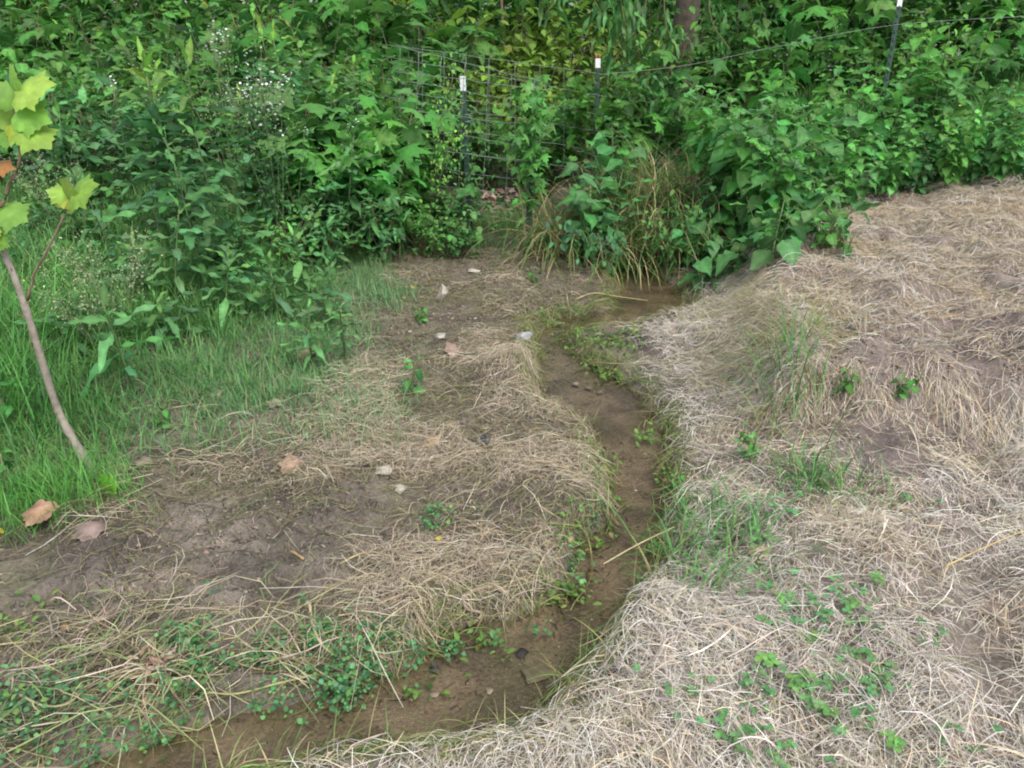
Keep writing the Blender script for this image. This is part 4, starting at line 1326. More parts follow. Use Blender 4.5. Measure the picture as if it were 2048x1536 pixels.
# long sedge at the far left
for u, v, lab in [(20, 820, "tall bright sedge clump at the left edge behind the sapling foot"), (70, 700, "tall sedge clump behind the sapling trunk"), (-40, 760, "tall sedge clump running off the left edge"), (30, 880, "sedge clump low at the left edge under the tall one")]:
    p = gp(u, v)
    grass_clump("sedge_clump", lab, [(*p, 2.0)], 95, (.25, .62), [(.07, .24, .05), (.11, .32, .06), (.06, .18, .05)], [3, 3, 2], "sedge clumps at the left edge", (.003, .006), .25, (.5, 1.9), "sedge")
for u, v, lab in [(60, 1020, "lawn-like tuft of fine grass left of the sapling foot"), (130, 1000, "fine grass tuft in front of the sapling foot"), (-30, 1040, "fine grass tuft cut by the left edge above the brown leaf"), (190, 990, "fine grass tuft right of the sapling foot beside the basal leaves")]:
    p = gp(u, v)
    grass_clump("fine_grass_tuft", lab, [(*p, 1.7)], 240, (.08, .20), [(.10, .30, .06), (.13, .34, .07), (.08, .24, .06)], [3, 3, 2], "fine grass at the sapling foot", (.0014, .0028), .35, (.4, 1.6), "grass tuft")
# feathery seed grasses
for u, v, y, lab in [(215, 500, 3.3, "feathery seed-headed grass right of the sapling branch"), (440, 150, 5.0, "feathery grass by the white asters"), (170, 560, 3.0, "feathery seed-headed grass beside the broad lance weed"), (90, 290, 4.4, "feathery grass behind the upper sapling leaves")]:
    loc, h = foot(u, v - 40, y)
    t = thing("seed_grass", lab, "grass", loc, group="seed-headed grasses")
    gs, gh = Geo(), Geo()
    for k in range(12):
        q = stem_curve(h * R.uniform(.7, 1.1), R.uniform(.05, .4), R.uniform(0, 6.3), .4, 7)
        tube(gs, q, np.linspace(.0016, .0008, 7), 3, (.20, .25, .12))
        n = 60
        P = along(q, R.uniform(.6, 1, n)) + R.normal(size=(n, 3)) * .022
        put(gh, L_SMALL[0], P, R.uniform(0, 6.3, n), R.normal(size=n) * .6, R.normal(size=n), R.uniform(.006, .014, n), jit((.26, .30, .17), n))
    obj("stem", gs.mesh("stem", M_STEM), t)
    obj("seed_head", gh.mesh("seed_head", M_STRAW), t)

DISC = (np.array([(0, 0, .15)] + [(math.cos(k * PI / 3), math.sin(k * PI / 3), 0) for k in range(6)]), np.zeros((0, 4), int), np.array([(0, 1 + k, 1 + (k + 1) % 6) for k in range(6)]), np.ones(7))
def aster(name, lab, heads, y, group):
    loc, h = foot(*heads[0][:2], y)
    t = thing(name, lab, "flower", loc, group=group)
    gs, gl, gf = Geo(), Geo(), Geo()
    for u, v, r, nf in heads:
        top = at(u, v, y + R.uniform(-.1, .1)) - loc
        q = curve([(R.normal() * .05, R.normal() * .05, 0), top * [.6, .6, .55], top], 10)
        tube(gs, q, np.linspace(.003, .001, 10), 4, (.14, .20, .09))
        n = 50
        P = along(q, R.uniform(.3, 1, n)) + R.normal(size=(n, 3)) * .035
        put(gl, L_SMALL[0], P, R.uniform(0, 6.3, n), R.normal(size=n) * .4, R.normal(size=n) * .4, R.uniform(.02, .05, n), jit((.05, .14, .06), n, .2))
        P = top[None] + R.normal(size=(nf, 3)) * np.array([r, r * .7, r * .8])
        for p in P[::3]:
            tube(gs, [along(q, [.85])[0], p], .0008, 3, (.2, .26, .12))
        put(gf, DISC, P, R.uniform(0, 6.3, nf), R.normal(size=nf) * .5 + .0, R.normal(size=nf) * .5 - .2, R.uniform(.0045, .0085, nf), jit((.75, .76, .72), nf, .06, .01))
    obj("stem", gs.mesh("stem", M_STEM), t)
    obj("foliage", gl.mesh("foliage", M_LEAF), t)
    obj("flower_spray", gf.mesh("flower_spray", M_PETAL), t)
aster("white_aster", "tall white aster with the densest spray of tiny flowers left of the fence", [(520, 150, .08, 60), (490, 185, .07, 44), (545, 200, .07, 34), (510, 215, .06, 30), (470, 200, .05, 22), (560, 170, .05, 16), (530, 240, .05, 14)], 4.5, "white asters on the left bank")
aster("white_aster", "small white aster spray above the densest one", [(425, 80, .05, 30), (450, 70, .05, 26), (430, 100, .04, 12)], 4.9, "white asters on the left bank")
aster("white_aster", "sparse low white aster left of the lobed leaves", [(545, 260, .04, 10), (700, 250, .03, 8), (610, 260, .03, 6)], 4.6, "white asters on the left bank")
aster("white_aster", "few white florets low in the tallest lance weed", [(225, 165, .03, 10), (290, 200, .02, 5)], 4.2, "white asters on the left bank")
g = None
for u, v, lab in [(440, 578, "tiny white clover flower in the green grass on the left"), (460, 515, "tiny white flower above the clover flower in the grass on the left")]:
    p = gp(u, v + 6)
    t = thing("clover_flower", lab, "flower", p)
    gs, gf = Geo(), Geo()
    tube(gs, [(0, 0, 0), (.004, 0, .07)], .0012, 4, (.1, .2, .06))
    n = 26
    put(gf, DISC, np.array([.004, 0, .07]) + R.normal(size=(n, 3)) * .007, R.uniform(0, 6, n), R.normal(size=n), R.normal(size=n), np.full(n, .005), jit((.75, .75, .7), n, .05, .01))
    obj("stem", gs.mesh("stem", M_STEM), t)
    obj("flower_head", gf.mesh("flower_head", M_PETAL), t)

def vine(lab, path, y, n, L, tpl, col, wob=.05):
    c = at(*path[-1], y)
    q = curve([at(u, v, y) - c for u, v in path], 30)
    q += np.stack([np.sin(np.arange(30) * .9) * .018, np.cos(np.arange(30) * .9) * .018, np.zeros(30)], -1)
    t = thing("vine", lab, "vine", c)
    gs, gl = Geo(), Geo()
    tube(gs, q, .0025, 4, (.14, .15, .07))
    P = along(q, R.uniform(0, 1, n)) + R.normal(size=(n, 3)) * wob
    for j, tp in enumerate(tpl):
        m = np.arange(n) % len(tpl) == j
        k = m.sum()
        put(gl, tp, P[m], -PI / 2 + R.normal(size=k) * .9, R.normal(size=k) * .35 - .45, R.normal(size=k) * .3, L * R.uniform(.6, 1.2, k), jit(col, k, .2))
    obj("stem", gs.mesh("stem", M_STEM), t)
    obj("foliage", gl.mesh("foliage", M_LEAF), t)
vine("lobed-leaved vine wrapped around the middle fence post", [(1075, 160), (1062, 210), (1068, 260), (1060, 310), (1062, 350), (1055, 420)], YF - .15, 150, .07, L_MAP, (.07, .20, .06), .055)
vine("small-leaved vine climbing the mesh left of the white-tipped post", [(895, 130), (905, 190), (885, 240), (900, 290), (880, 340), (890, 420)], YF - .05, 230, .032, L_SMALL, (.09, .23, .06), .055)
vine("small-leaved vine hanging lower on the mesh beside the white-tipped post", [(870, 240), (885, 262), (910, 265), (895, 300), (870, 330), (860, 420)], YF - .1, 110, .035, L_SMALL, (.12, .28, .06), .05)
vine("small-leaved vine at the foot of the white-tipped post", [(960, 300), (945, 330), (930, 380), (900, 395), (890, 430)], YF - .12, 130, .04, L_SMALL, (.06, .17, .06), .07)
vine("small-leaved creeper trailing over the head of the creek", [(1110, 470), (1150, 465), (1180, 480), (1210, 490), (1230, 500)], 4.45, 110, .05, L_SMALL, (.05, .15, .08), .05)
vine("hanging weed runner on the eroded bank right of the creek head", [(1350, 400), (1380, 440), (1400, 470), (1440, 500), (1450, 520)], 4.5, 90, .05, L_SMALL, (.06, .17, .05), .06)
vine("leafy creeper in the hollow of the bank below the thicket", [(1300, 440), (1330, 470), (1370, 490), (1410, 500)], 4.55, 80, .045, L_SMALL, (.07, .19, .06), .05)

# ------------------------------------------------------------------ sycamore sapling leaning out on the left
SY = 2.42
b0 = gp(190, 948)
SY = b0[1]
sp = thing("sycamore_sapling", "leaning young sycamore sapling with bright yellow-green leaves at the left edge", "tree", b0)
def sl(u, v, dy=0.0):
    return at(u, v, SY + dy) - b0
g = Geo()
tr_ = curve([(0, 0, -.03), sl(150, 885), sl(118, 825, .01), sl(88, 735), sl(62, 650, -.01), sl(35, 570), sl(8, 505, .02), sl(-22, 440, .02), sl(-30, 380, .02)], 40)
rad = np.linspace(.0135, .0075, 40) * (1 + .06 * np.sin(np.arange(40) * 2.1))
rad[:5] *= np.array([2.0, 1.7, 1.4, 1.2, 1.08])
rad[::7] *= 1.16
tube(g, tr_, rad, 9, (.26, .21, .16))
obj("trunk", g.mesh("trunk", M_BARK), sp)
for pts, r0, r1 in [([sl(-26, 430, .02), sl(5, 410), sl(22, 360), sl(42, 318), sl(30, 250), sl(32, 190)], .006, .003),
                    ([sl(55, 600), sl(70, 550, -.02), sl(100, 490, -.04), sl(128, 430, -.05), sl(138, 395, -.05)], .0045, .0028),
                    ([sl(-28, 400, .02), sl(-10, 440), sl(0, 470)], .004, .003)]:
    g = Geo()
    q = curve(pts, 18)
    q += R.normal(size=q.shape) * .0015
    tube(g, q, np.linspace(r0, r1, 18), 6, (.22, .16, .11))
    obj("branch", g.mesh("branch", M_STEM), sp)
for k in (9, 15, 20, 26, 31):
    g = Geo()
    a = R.uniform(0, 6.3)
    e = np.array([math.cos(a), math.sin(a) * .5, .7]) * R.uniform(.03, .07)
    tube(g, curve([tr_[k], tr_[k] + e * .5 + [0, 0, .004], tr_[k] + e], 6), np.linspace(.0022, .001, 6), 5, (.20, .15, .11))
    obj("twig", g.mesh("twig", M_STEM), sp)
SY1 = [strip_leaf(.7, 8, 5, .2, .15, .4, .3, .9)]
def syc(u, v, tip_u, tip_v, scale=1.0, col=(.20, .38, .07), tpl=0, dy=0.0, roll=.0, pitch_back=.5):
    """a lobed leaf from stalk point (u,v) to tip, tilted towards the viewer"""
    a, b = sl(u, v, dy), sl(tip_u, tip_v, dy - .04)
    d = b - a
    L = np.linalg.norm(d)
    az, pit = math.atan2(d[1], d[0]), math.asin(d[2] / L)
    # roll so that the upper face looks to the camera and the sky
    best, br = -9, 0
    for r in np.linspace(-PI, PI, 37):
        n = frames(np.array([az]), np.array([pit]), np.array([r]))[0][:, 2]
        s = n @ np.array([0, -.75, .65])
        if s > best:
            best, br = s, r
    g = Geo()
    put(g, L_SYC[tpl], a[None], [az], [pit], [br + roll], [L / 1.02 * scale * .72], jit(col, 1, .08, .04))
    me = g.mesh("leaf", M_LEAF)
    sub = obj("leaf", me, sp)
    return sub
YG, YL, YY = (.15, .32, .07), (.21, .37, .08), (.28, .35, .06)
for a in [(24, 172, 20, 112, 1, YG, 0), (30, 190, 105, 135, 1.0, YL, 1, -.02, .3), (34, 215, 84, 178, 1.2, YG, 0, .01), (30, 205, -30, 165, 1.2, YG, 2), (32, 225, 100, 235, 1.1, YG, 1, -.03), (26, 240, -40, 220, 1.2, YL, 0, .02),
          (20, 250, 52, 285, .9, YY, 1), (48, 255, 110, 300, 1.15, YL, 0, -.04, .2), (22, 262, -35, 285, 1.1, YG, 1), (10, 270, 40, 262, .9, YL, 2),
          (5, 420, 62, 445, 1.1, (.19, .36, .10), 0), (2, 425, -35, 400, 1.1, YG, 1), (0, 470, -12, 510, 1.1, YG, 1), (-15, 450, -45, 500, 1.1, YY, 0),
          (136, 398, 128, 338, .95, YL, 0, -.05), (140, 396, 188, 345, 1.0, YL, 1, -.06, .2), (134, 396, 82, 372, 1.0, YL, 1, -.05), (136, 400, 96, 405, .9, (.30, .38, .07), 2, -.05), (140, 400, 172, 412, 1.0, YY, 0, -.06)]:
    syc(*a[:4], *a[4:])
for a in [(-4, 335, 18, 325, .9, (.32, .18, .08), 2), (45, 258, 62, 246, .9, (.28, .12, .06), 2)]:
    o = syc(*a)
    tag(o, "orange withered leaf")
g0 = gp(205, 990)
for du, dv, tu, tv in [(0, 0, 6, -40), (2, 2, 34, -22), (0, 4, 34, 8), (-2, 0, -10, -18)]:
    syc(205 + du, 985 + dv, 205 + tu, 985 + tv, 1, (.16, .42, .05), 0, g0[1] - SY)

# ------------------------------------------------------------------ stones
def stone(name, lab, u, v, w, hgt, mat, seed, squash=(1, .8, .7), sharp=.12, sink=.3, cat="stone", rz=0, sub=2, dip=0.0):
    p = gp(u, v)
    rr = np.random.default_rng(seed)
    bm = bmesh.new()
    for k in range(16):
        q = rr.normal(size=3)
        q = q / np.linalg.norm(q) * (1 + sharp * rr.normal())
        bm.verts.new(Vector(q))
    res = bmesh.ops.convex_hull(bm, input=bm.verts)
    junk = [e for e in res['geom_interior'] if isinstance(e, bmesh.types.BMVert)]
    if junk:
        bmesh.ops.delete(bm, geom=junk, context='VERTS')
    bmesh.ops.bevel(bm, geom=list(bm.edges), offset=.07, segments=2, affect='EDGES', profile=.6)
    bmesh.ops.triangulate(bm, faces=bm.faces)
    for _ in range(sub):
        bmesh.ops.subdivide_edges(bm, edges=list(bm.edges), cuts=1, use_grid_fill=True)
    for vt in bm.verts:
        c = vt.co
        k = 1 + .10 * float(fbm(c.x + c.z * .7 + seed, c.y - c.z * .5, 2.4, 3, seed))
        vt.co = Vector((c.x * k * w / 2 * squash[0], c.y * k * w / 2 * squash[1], c.z * k * hgt / 2))
    me = bpy.data.meshes.new(name)
    bm.to_mesh(me)
    bm.free()
    for f in me.polygons:
        f.use_smooth = True
    me.materials.append(mat)
    o = obj(name, me, None, (p[0], p[1], p[2] + hgt * (.5 - sink)))
    o.rotation_euler = (dip, 0, rz)
    return tag(o, lab, cat)
stone("rock", "upright tan rock standing on the mud at the upper left of the creek", 885, 603, .085, .105, M_STONE, 3, (.9, .8, 1), .2, .12, "rock")
stone("stone", "pale blue-grey flat slab at the left edge of the creek", 1047, 684, .11, .05, M_GREY, 8, (1.05, .75, 1), .2, .05, rz=-.5, dip=.35)
stone("stone", "flat beige stone half sunk in the litter below the upright rock", 877, 676, .085, .03, M_STONE, 12, (1.1, .7, 1), .1, .3)
stone("stone", "white rounded stone on the mud in the middle of the left flat", 768, 950, .062, .035, M_STONE, 15, (1.1, .8, 1), .1, .15)
stone("stone", "small white stone just below the larger white rounded one", 800, 985, .040, .028, M_STONE, 16, (.8, 1, 1), .2, .15, rz=.5)
stone("stone", "wet dark grey stone in the pool of the litter left of the creek", 965, 885, .075, .025, M_WETSTONE, 20, (1.1, .8, 1), .1, .3)
stone("stone", "smaller wet black stone right of the dark grey one", 1045, 883, .05, .025, M_WETSTONE, 21, (1.1, .8, 1), .1, .3)
stone("stone", "flat greenish stone lying under the water at the creek bend", 1072, 1352, .075, .022, M_SUNK, 23, (1.2, .85, 1), .15, .2, rz=.5)
stone("pebble", "reddish pebble on the straw at the right edge of the creek", 1283, 1407, .022, .018, M_RED, 25, (1, .9, 1), .1, .1, "pebble")
stone("stone", "black wet lump at the lower left edge of the creek", 868, 1345, .026, .022, M_WETSTONE, 27, (1, 1, 1), .25, .1)
stone("stone", "dark flat clod in midstream above the greenish stone", 1045, 1312, .04, .014, M_WETSTONE, 28, (1.1, .8, 1), .2, .2)
stone("stone", "flat grey stone at the creek head by the right bank", 1375, 527, .10, .05, M_GREY, 31, (1.1, .8, 1), .15, .2)
stone("stone", "brownish stone half buried at the waterside near the pale slab", 1015, 625, .07, .035, M_STONE, 33, (1.1, .8, 1), .15, .35)
stone("stone", "tan flat stone in the creek beside the drowned leaves", 1110, 650, .09, .03, M_SUNK, 35, (1.1, .8, 1), .15, .25)
stone("stone", "small brown stone left of the creek head on the mud", 948, 545, .08, .035, M_STONE, 36, (1.1, .8, 1), .15, .3)
stone("pebble", "tiny white pebble in the middle of the creek bed", 1271, 984, .009, .007, M_TIP, 41, (1, .9, 1), .1, .1, "pebble", sub=1)
for k, (u, v) in enumerate([(905, 640), (820, 665), (705, 1335), (950, 640), (690, 668), (745, 575), (980, 1385), (870, 1395)]):
    stone("pebble", "small pale pebble scattered about the mud and creek", u, v, .022 + .004 * (k % 3), .014, M_STONE, 60 + k, (1, .85, 1), .15, .2, "pebble", sub=1)["group"] = "pebbles about the mud and creek"

# ------------------------------------------------------------------ fallen leaves
def dead_leaf(lab, u, v, size, col, rz, tpl=None, tilt=(.2, .1), lift=.008, name="dead_leaf"):
    p = gp(u, v)
    t = tpl if tpl is not None else L_SYC[1]
    V, Q, T, m = t
    V = V.copy()
    V[:, 1] -= .5
    V[:, 2] *= R.choice([-.7, .5])
    V[:, 2] += .12 * np.sin(V[:, 0] * 5 + 1) + .10 * np.cos(V[:, 1] * 6) + .25 * V[:, 1] ** 2
    V[:, 2] -= V[:, 2].min()
    g = Geo()
    C = np.clip(np.asarray(col)[None] * m[:, None] * (1 + .12 * R.normal(size=(len(m), 1))), .01, .9)
    g.add(V * size, Q if len(Q) else None, T if len(T) else None, C)
    o = obj(name, g.mesh(name, M_DEAD), None, (p[0], p[1], p[2] + lift))
    o.rotation_euler = (tilt[0], tilt[1], rz)
    return tag(o, lab, "leaf")
dead_leaf("big pale tan dead leaf lying at the grass edge on the left", 625, 712, .12, (.42, .33, .21), -1.9, None, (.25, .1))
dead_leaf("curled orange-tan dead leaf on the left mud flat", 582, 940, .07, (.30, .21, .145), .6, None, (.35, .2))
dead_leaf("large smooth brown leaf at the left edge below the fine grass", 92, 1062, .085, (.27, .165, .11), 2.9, None, (-.55, .1), .045)
dead_leaf("crumpled grey-brown leaf right of the large brown leaf", 180, 1072, .085, (.20, .15, .13), 1.2)
dead_leaf("small tan leaf in the litter above the white rounded stone", 870, 888, .065, (.42, .31, .20), -1.2)
dead_leaf("pale dead leaf half hidden in the green grass left of the litter", 435, 795, .06, (.34, .28, .22), -1.0, None, (.4, .2))
dead_leaf("thin pale dead leaf below the half hidden one in the green grass", 550, 812, .045, (.34, .29, .22), .4)
dead_leaf("small orange leaf on the wet mud at the lower left", 132, 1262, .032, (.36, .18, .06), .3, L_SMALL[0])
dead_leaf("small bright yellow leaf on the mud left of the creek", 878, 1083, .026, (.62, .48, .03), 1.4, L_ROUND[0])
dead_leaf("small yellow leaf beside the upright rock", 825, 578, .045, (.50, .36, .06), 1.2, L_SMALL[0])
dead_leaf("smaller yellow leaf below and left of the upright rock", 808, 600, .035, (.42, .30, .05), .4, L_SMALL[0])
dead_leaf("narrow yellow leaf above the upright rock", 862, 570, .05, (.48, .36, .10), -1.3, L_LANCE[0])
dead_leaf("grey withered narrow leaf lying in the watercress", 192, 1455, .09, (.20, .19, .15), -.5, L_LANCE[0])
dead_leaf("pinkish leaf in the straw at the lower right edge", 1985, 1225, .05, (.24, .18, .15), -.7, None, (.05, .05), .004)
dead_leaf("brown leaf on the bank hollow right of the long grass", 1340, 452, .09, (.26, .15, .12), .5, None, (.9, 0))
dead_leaf("tan dead leaf on the ledge beside the long grass", 1440, 640, .08, (.36, .28, .20), .9)
dead_leaf("pinkish dead leaf in the litter under the wisps left of the creek", 905, 710, .085, (.26, .19, .15), .9)
dead_leaf("small pinkish leaf on the straw beside the largest green tuft", 1515, 1112, .06, (.42, .28, .22), -1.2)
dead_leaf("beige leaf on the mud beside the sapling foot", 290, 930, .05, (.26, .21, .16), .5)
dead_leaf("grey wilted leaf at the left waterside", 870, 1345, .04, (.1, .1, .1), .5, L_SMALL[0])
dead_leaf("yellow curled leaf hanging in the right thicket", 1893, 300, .10, (.5, .36, .08), .5, L_LANCE[2], (.6, .3), .35)
dead_leaf("tiny yellow leaf cut by the left edge beside the fine grass", 3, 1068, .03, (.6, .45, .04), 1.0, L_SMALL[0])
# drowned leaves in the creek
for u, v, s, rz in [(1150, 775, .05, .3), (1175, 782, .045, 1.2), (1200, 790, .04, -.6)]:
    o = dead_leaf("drowned grey-brown leaf lying in the shallow creek", u, v, s, (.17, .14, .11), rz, L_SMALL[0], (.05, .05), .01)
    o["group"] = "drowned leaves in the creek"
# leaf litter pile at the foot of the fence and clods on the terrace
g = Geo()
P = sample(gpoly([(935, 410), (960, 400), (1060, 405), (1070, 450), (940, 455)]), 2600)
n = len(P)
P[:, 2] += R.uniform(.0, .06, n)
put(g, L_MAP[1], P, R.uniform(0, 6.3, n), R.normal(size=n) * .5, R.normal(size=n) * .5, R.uniform(.03, .07, n), mixcol([(.26, .18, .15), (.34, .25, .20), (.18, .12, .09)], [3, 2, 2], n))
tag(obj("leaf_litter", g.mesh("leaf_litter", M_DEAD)), "heap of dry pinkish leaf litter caught under the fence mesh", "leaf litter", kind="stuff")
g = Geo()
for u, v, r, n in [(1720, 715, .16, 70), (1960, 745, .2, 70), (1770, 655, .09, 30), (1850, 890, .2, 40), (1990, 640, .1, 20)]:
    p = gp(u, v)
    xy = p[:2] + R.normal(size=(n, 2)) * r * np.array([1, .6])
    P = np.stack([xy[:, 0], xy[:, 1], H(xy[:, 0], xy[:, 1]) + .004], -1)
    put(g, (OCT, np.zeros((0, 4), int), OT, np.ones(7)), P, R.uniform(0, 6.3, n), R.normal(size=n) * .5, R.normal(size=n) * .5, .004 + .011 * R.uniform(size=n) ** 3, mixcol([(.24, .19, .165), (.22, .155, .135)], [1, 1], n))
tag(obj("soil_clods", g.mesh("soil_clods", M_STEM)), "loose reddish soil clods on the bare patches of the right bank", "soil", kind="stuff")

# ------------------------------------------------------------------ stalks and twigs one can tell apart
def stalk(name, lab, pts, r0, r1, col, lift=.012, hump=0.0, cat="stalk"):
    P = []
    n = len(pts)
    for k, q in enumerate(pts):
        p = gp(q[0], q[1])
        P.append(p + [0, 0, lift + (q[2] if len(q) > 2 else 0) + hump * math.sin(PI * k / (n - 1))])
    P = np.array(P)
    c = P[0].copy()
    q = curve(P - c, 22)
    g = Geo()
    tube(g, q, np.linspace(r0, r1, 22), 6, col)
    return tag(obj(name, g.mesh(name, M_STEM), None, tuple(c)), lab, cat)
stalk("stalk", "long green stem arching from the mat down to the water at the creek bend", [(1100, 1062), (1165, 1075), (1183, 1130), (1178, 1175), (1150, 1215), (1140, 1235)], .0028, .0016, (.22, .22, .09), .02)
stalk("stalk", "curled tan stem arch on the left mat above the watercress", [(680, 1140), (730, 1122), (775, 1125), (792, 1145), (788, 1165)], .003, .0016, (.34, .28, .14), .02)
stalk("stalk", "pale broken stick standing among the watercress", [(622, 1225), (628, 1270), (645, 1310), (665, 1328)], .0042, .003, (.40, .33, .20), .035)
stalk("stalk", "short orange-tan stub of stem on the mud", [(585, 1112), (608, 1128)], .0045, .004, (.42, .29, .15), .014)
stalk("stalk", "long thin pale stalk across the straw at the right", [(1880, 1172, .02), (1960, 1138, .03), (2050, 1104, .04)], .0022, .0014, (.44, .34, .15), .04)
stalk("stalk", "straight pale straw pointing out over the water", [(1205, 1158, .02), (1270, 1125, .03), (1345, 1090, .03)], .0022, .002, (.42, .34, .20), .03)
stalk("stalk", "long thin twig crossing the waterweed to the right bank", [(1180, 738), (1250, 741), (1330, 739), (1370, 733)], .0028, .002, (.30, .24, .17), .03)
stalk("stalk", "pale bent stem above the creek pool with a split end", [(1150, 610), (1185, 597), (1225, 603), (1295, 612)], .004, .003, (.34, .30, .13), .03)
stalk("stalk", "tan curved stem at the right waterside below the bend", [(1340, 985), (1352, 955), (1350, 935)], .0045, .003, (.32, .26, .12), .02)
stalk("stalk", "yellow stem lying over the lower watercress", [(640, 1372), (570, 1390), (480, 1412), (420, 1405)], .003, .002, (.30, .30, .12), .03)
stalk("stalk", "long yellow-green stem along the lower left watercress", [(50, 1418), (95, 1440), (140, 1438), (175, 1412)], .0032, .002, (.34, .33, .17), .04)
stalk("stalk", "pale stem slanting over the wet mud at the left edge", [(-20, 1312), (30, 1300), (85, 1295)], .003, .002, (.34, .29, .15), .02)
stalk("stalk", "dark twig at the creek edge below the sandy ledge", [(500, 1300), (540, 1288), (590, 1280)], .003, .002, (.06, .05, .04), .015)
stalk("stalk", "dead brown stem leaning through the right thicket", [(1800, 370, .02), (1750, 330, .25), (1700, 280, .6)], .005, .002, (.20, .12, .08), .02)
stalk("stalk", "pale green bent blade arching over the watercress", [(690, 1245), (715, 1222), (745, 1222), (780, 1240), (795, 1252)], .0028, .0014, (.34, .38, .22), .035)
stalk("stalk", "lower thin stem beside the bent blade over the watercress", [(680, 1255), (710, 1248), (740, 1262), (760, 1280)], .0024, .0014, (.40, .34, .22), .03)
stalk("stalk", "yellow stem arching down on the litter near the dark stones", [(1082, 898), (1092, 880), (1122, 882), (1150, 900)], .0028, .0014, (.34, .29, .13), .02)
stalk("stalk", "leafless twig standing upright in the sedge by the sapling", [(255, 1010), (330, 975)], .0016, .001, (.42, .36, .25), .03)
stalk("stalk", "thin twig across the grass from the basal sapling leaves", [(228, 985), (310, 965)], .002, .0015, (.40, .32, .24), .03)
# strip of bark curled into a hook
p0 = gp(1015, 1205)
pts = [gp(u, v) for u, v in [(1018, 1205), (985, 1190), (945, 1198), (926, 1215), (935, 1235), (962, 1243), (955, 1258), (935, 1266)]]
q = curve([p - p0 + np.array([0, 0, .02]) for p in pts], 30)
g = Geo()
tube(g, q, np.concatenate([np.linspace(.0065, .004, 24), np.linspace(.005, .007, 6)]), 6, (.30, .23, .16))
o = tag(obj("bark_strip", g.mesh("bark_strip", M_STEM), None, tuple(p0)), "hook-shaped curled strip of bark above the creek bend", "bark")
# uprooted clump with radiating stems
p0 = gp(310, 1368)
t = thing("uprooted_clump", "uprooted dead clump with long stems radiating over the watercress", "dead plant", p0)
g = Geo()
for k in range(26):
    a = R.uniform(0, 2 * PI)
    ln = R.uniform(.06, .17)
    e = np.array([math.cos(a) * ln, math.sin(a) * ln * .8, 0])
    q = curve([(0, 0, .03), e * .5 + [0, 0, .045 + R.uniform(0, .02)], e + [R.normal() * .02, R.normal() * .02, float(H(p0[0] + e[0], p0[1] + e[1])) - p0[2] + .012]], 10)
    tube(g, q, np.linspace(R.uniform(.0018, .0036), .001, 10), 5, [(.36, .30, .19), (.42, .38, .28), (.28, .24, .12)][k % 3])
obj("stem", g.mesh("stem", M_STEM), t)
g = Geo()
n = 130
put(g, L_LANCE[1], R.normal(size=(n, 3)) * .018 + [0, 0, .035], R.uniform(0, 6.3, n), R.normal(size=n) * .6, R.normal(size=n), R.uniform(.02, .05, n), mixcol([(.28, .20, .14), (.36, .29, .21)], [1, 1], n))
obj("root_ball", g.mesh("root_ball", M_DEAD), t)

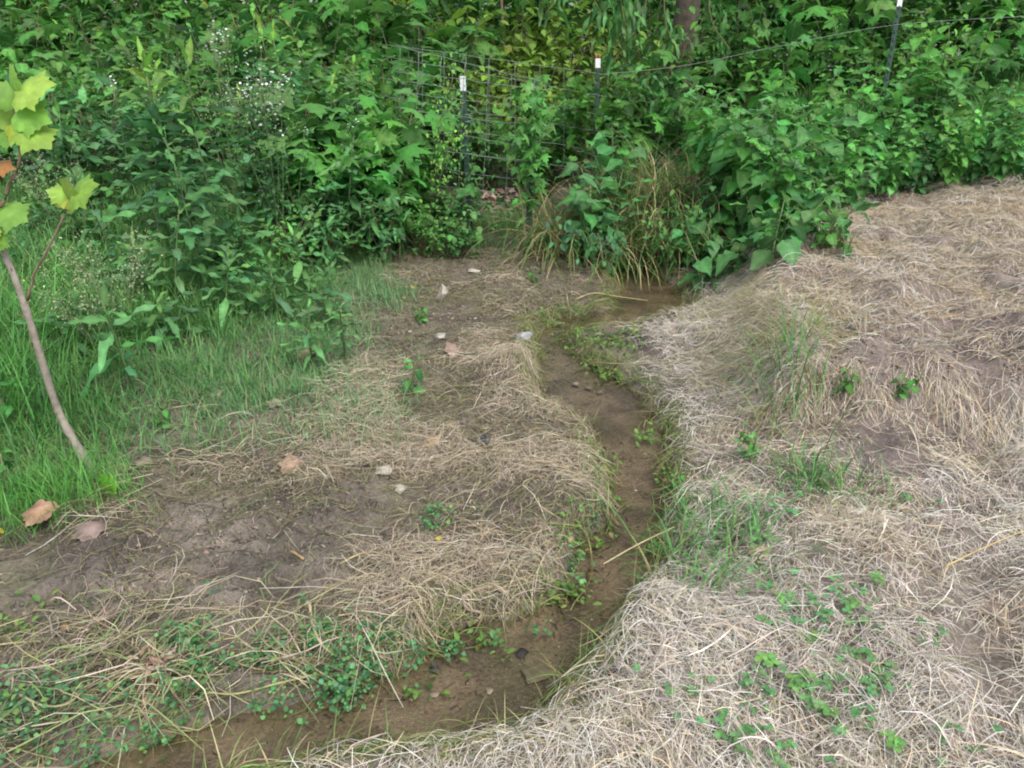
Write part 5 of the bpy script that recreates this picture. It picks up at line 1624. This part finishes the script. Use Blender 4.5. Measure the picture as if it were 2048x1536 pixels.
# ------------------------------------------------------------------ small weeds in the straw and on the mud
def clover_mesh(n, spread, size, col):
    g = Geo()
    for k in range(n):
        x, y = R.normal(size=2) * spread
        z = R.uniform(.015, .05)
        tube(g, [(x * .5, y * .5, 0), (x, y, z)], .0009, 3, (.12, .22, .07))
        a0 = R.uniform(0, 6.3)
        put(g, L_ROUND[0], np.repeat([[x, y, z]], 3, 0), a0 + np.arange(3) * 2.1, R.normal(size=3) * .15 + .1, R.normal(size=3) * .2, size * R.uniform(.8, 1.15, 3), jit(col, 3, .12))
    return g.mesh("foliage", M_LEAF)
CL = [clover_mesh(5, .03, .021, (.10, .235, .105)), clover_mesh(7, .05, .020, (.085, .205, .10)), clover_mesh(3, .02, .024, (.12, .26, .10)), clover_mesh(9, .06, .017, (.09, .215, .11))]
cl_px = [(1530, 1365), (1520, 1390), (1580, 1390), (1640, 1380), (1620, 1410), (1700, 1420), (1660, 1450), (1690, 1470), (1735, 1350), (1600, 1260), (1555, 1220), (1580, 1200), (1530, 1275), (1650, 1235), (1700, 1230), (1730, 1225), (1690, 1255), (1605, 1250),
         (1620, 1300), (1690, 1295), (1510, 1090), (1570, 1035), (1390, 1400), (1355, 1425), (1440, 1480), (1500, 1470), (1770, 1510), (1750, 1395), (1890, 1480), (1780, 1385), (1520, 1350), (1690, 1350), (1480, 1500), (1850, 1290), (1750, 1190), (1830, 1020), (1490, 905), (1505, 1420), (1600, 1375), (1920, 1530), (1560, 1530), (1680, 1200)]
for i, (u, v) in enumerate(cl_px):
    p = gp(u, v)
    put_plant("clover", {(1830, 1020): "bright little clover sprig alone on the straw near the right edge", (1490, 905): "green sprig at the foot of the hanging dry grass", (1390, 1400): "clover sprig by the reddish pebble"}.get((u, v), "small green clover sprig poking through the pale straw on the right"),
              "clover", p + [0, 0, .015], [CL[i % 4]], R.uniform(0, 6.3), float(R.uniform(.5, .85)), "clover sprigs in the straw")
SP = [ovate_shrub(.12, 2, .05, (.07, .21, .06), .5, gap=.035, petiole=.01), ovate_shrub(.16, 1, .055, (.06, .20, .07), .25, gap=.04, petiole=.012)]
sprouts = [(820, 790, 1, 1.2, "small round-leaved sprout on the litter left of the straw clump"), (1500, 920, 0, .9, "dark leafy sprout beside the hanging dry grass on the right bank"), (650, 550, 1, 1.7, "broad-leaved sprout at the grass edge above the low rosettes"), (1690, 520, 0, 1.3, "leafy sprout on the edge of the terrace"),
           (20, 1000, 1, 1.2, "leafy sprout cut by the left edge in the sedge"), (40, 860, 1, 1.8, "dark broad-leaved sprout under the sedge at the left edge"), (1350, 985, 0, .6, "small sprout at the right waterside below the bend"), (1690, 790, 0, .9, "tiny weed on the terrace face"), (1800, 795, 0, .8, "tiny bright weed on the terrace above the bare face"),
           (1070, 570, 0, .9, "small weed on the mud between the rock and the creek head"), (840, 645, 0, .8, "small weed on the mud below the upright rock"), (1640, 500, 0, 1.6, "yellowish weed on the terrace edge below the thicket"), (320, 860, 0, .8, "small weed in the grass right of the sapling trunk")]
for u, v, k, s, lab in sprouts:
    put_plant("sprout", lab, "weed", gp(u, v), [m for m in SP[k]], R.uniform(0, 6.3), s, "small sprouts")
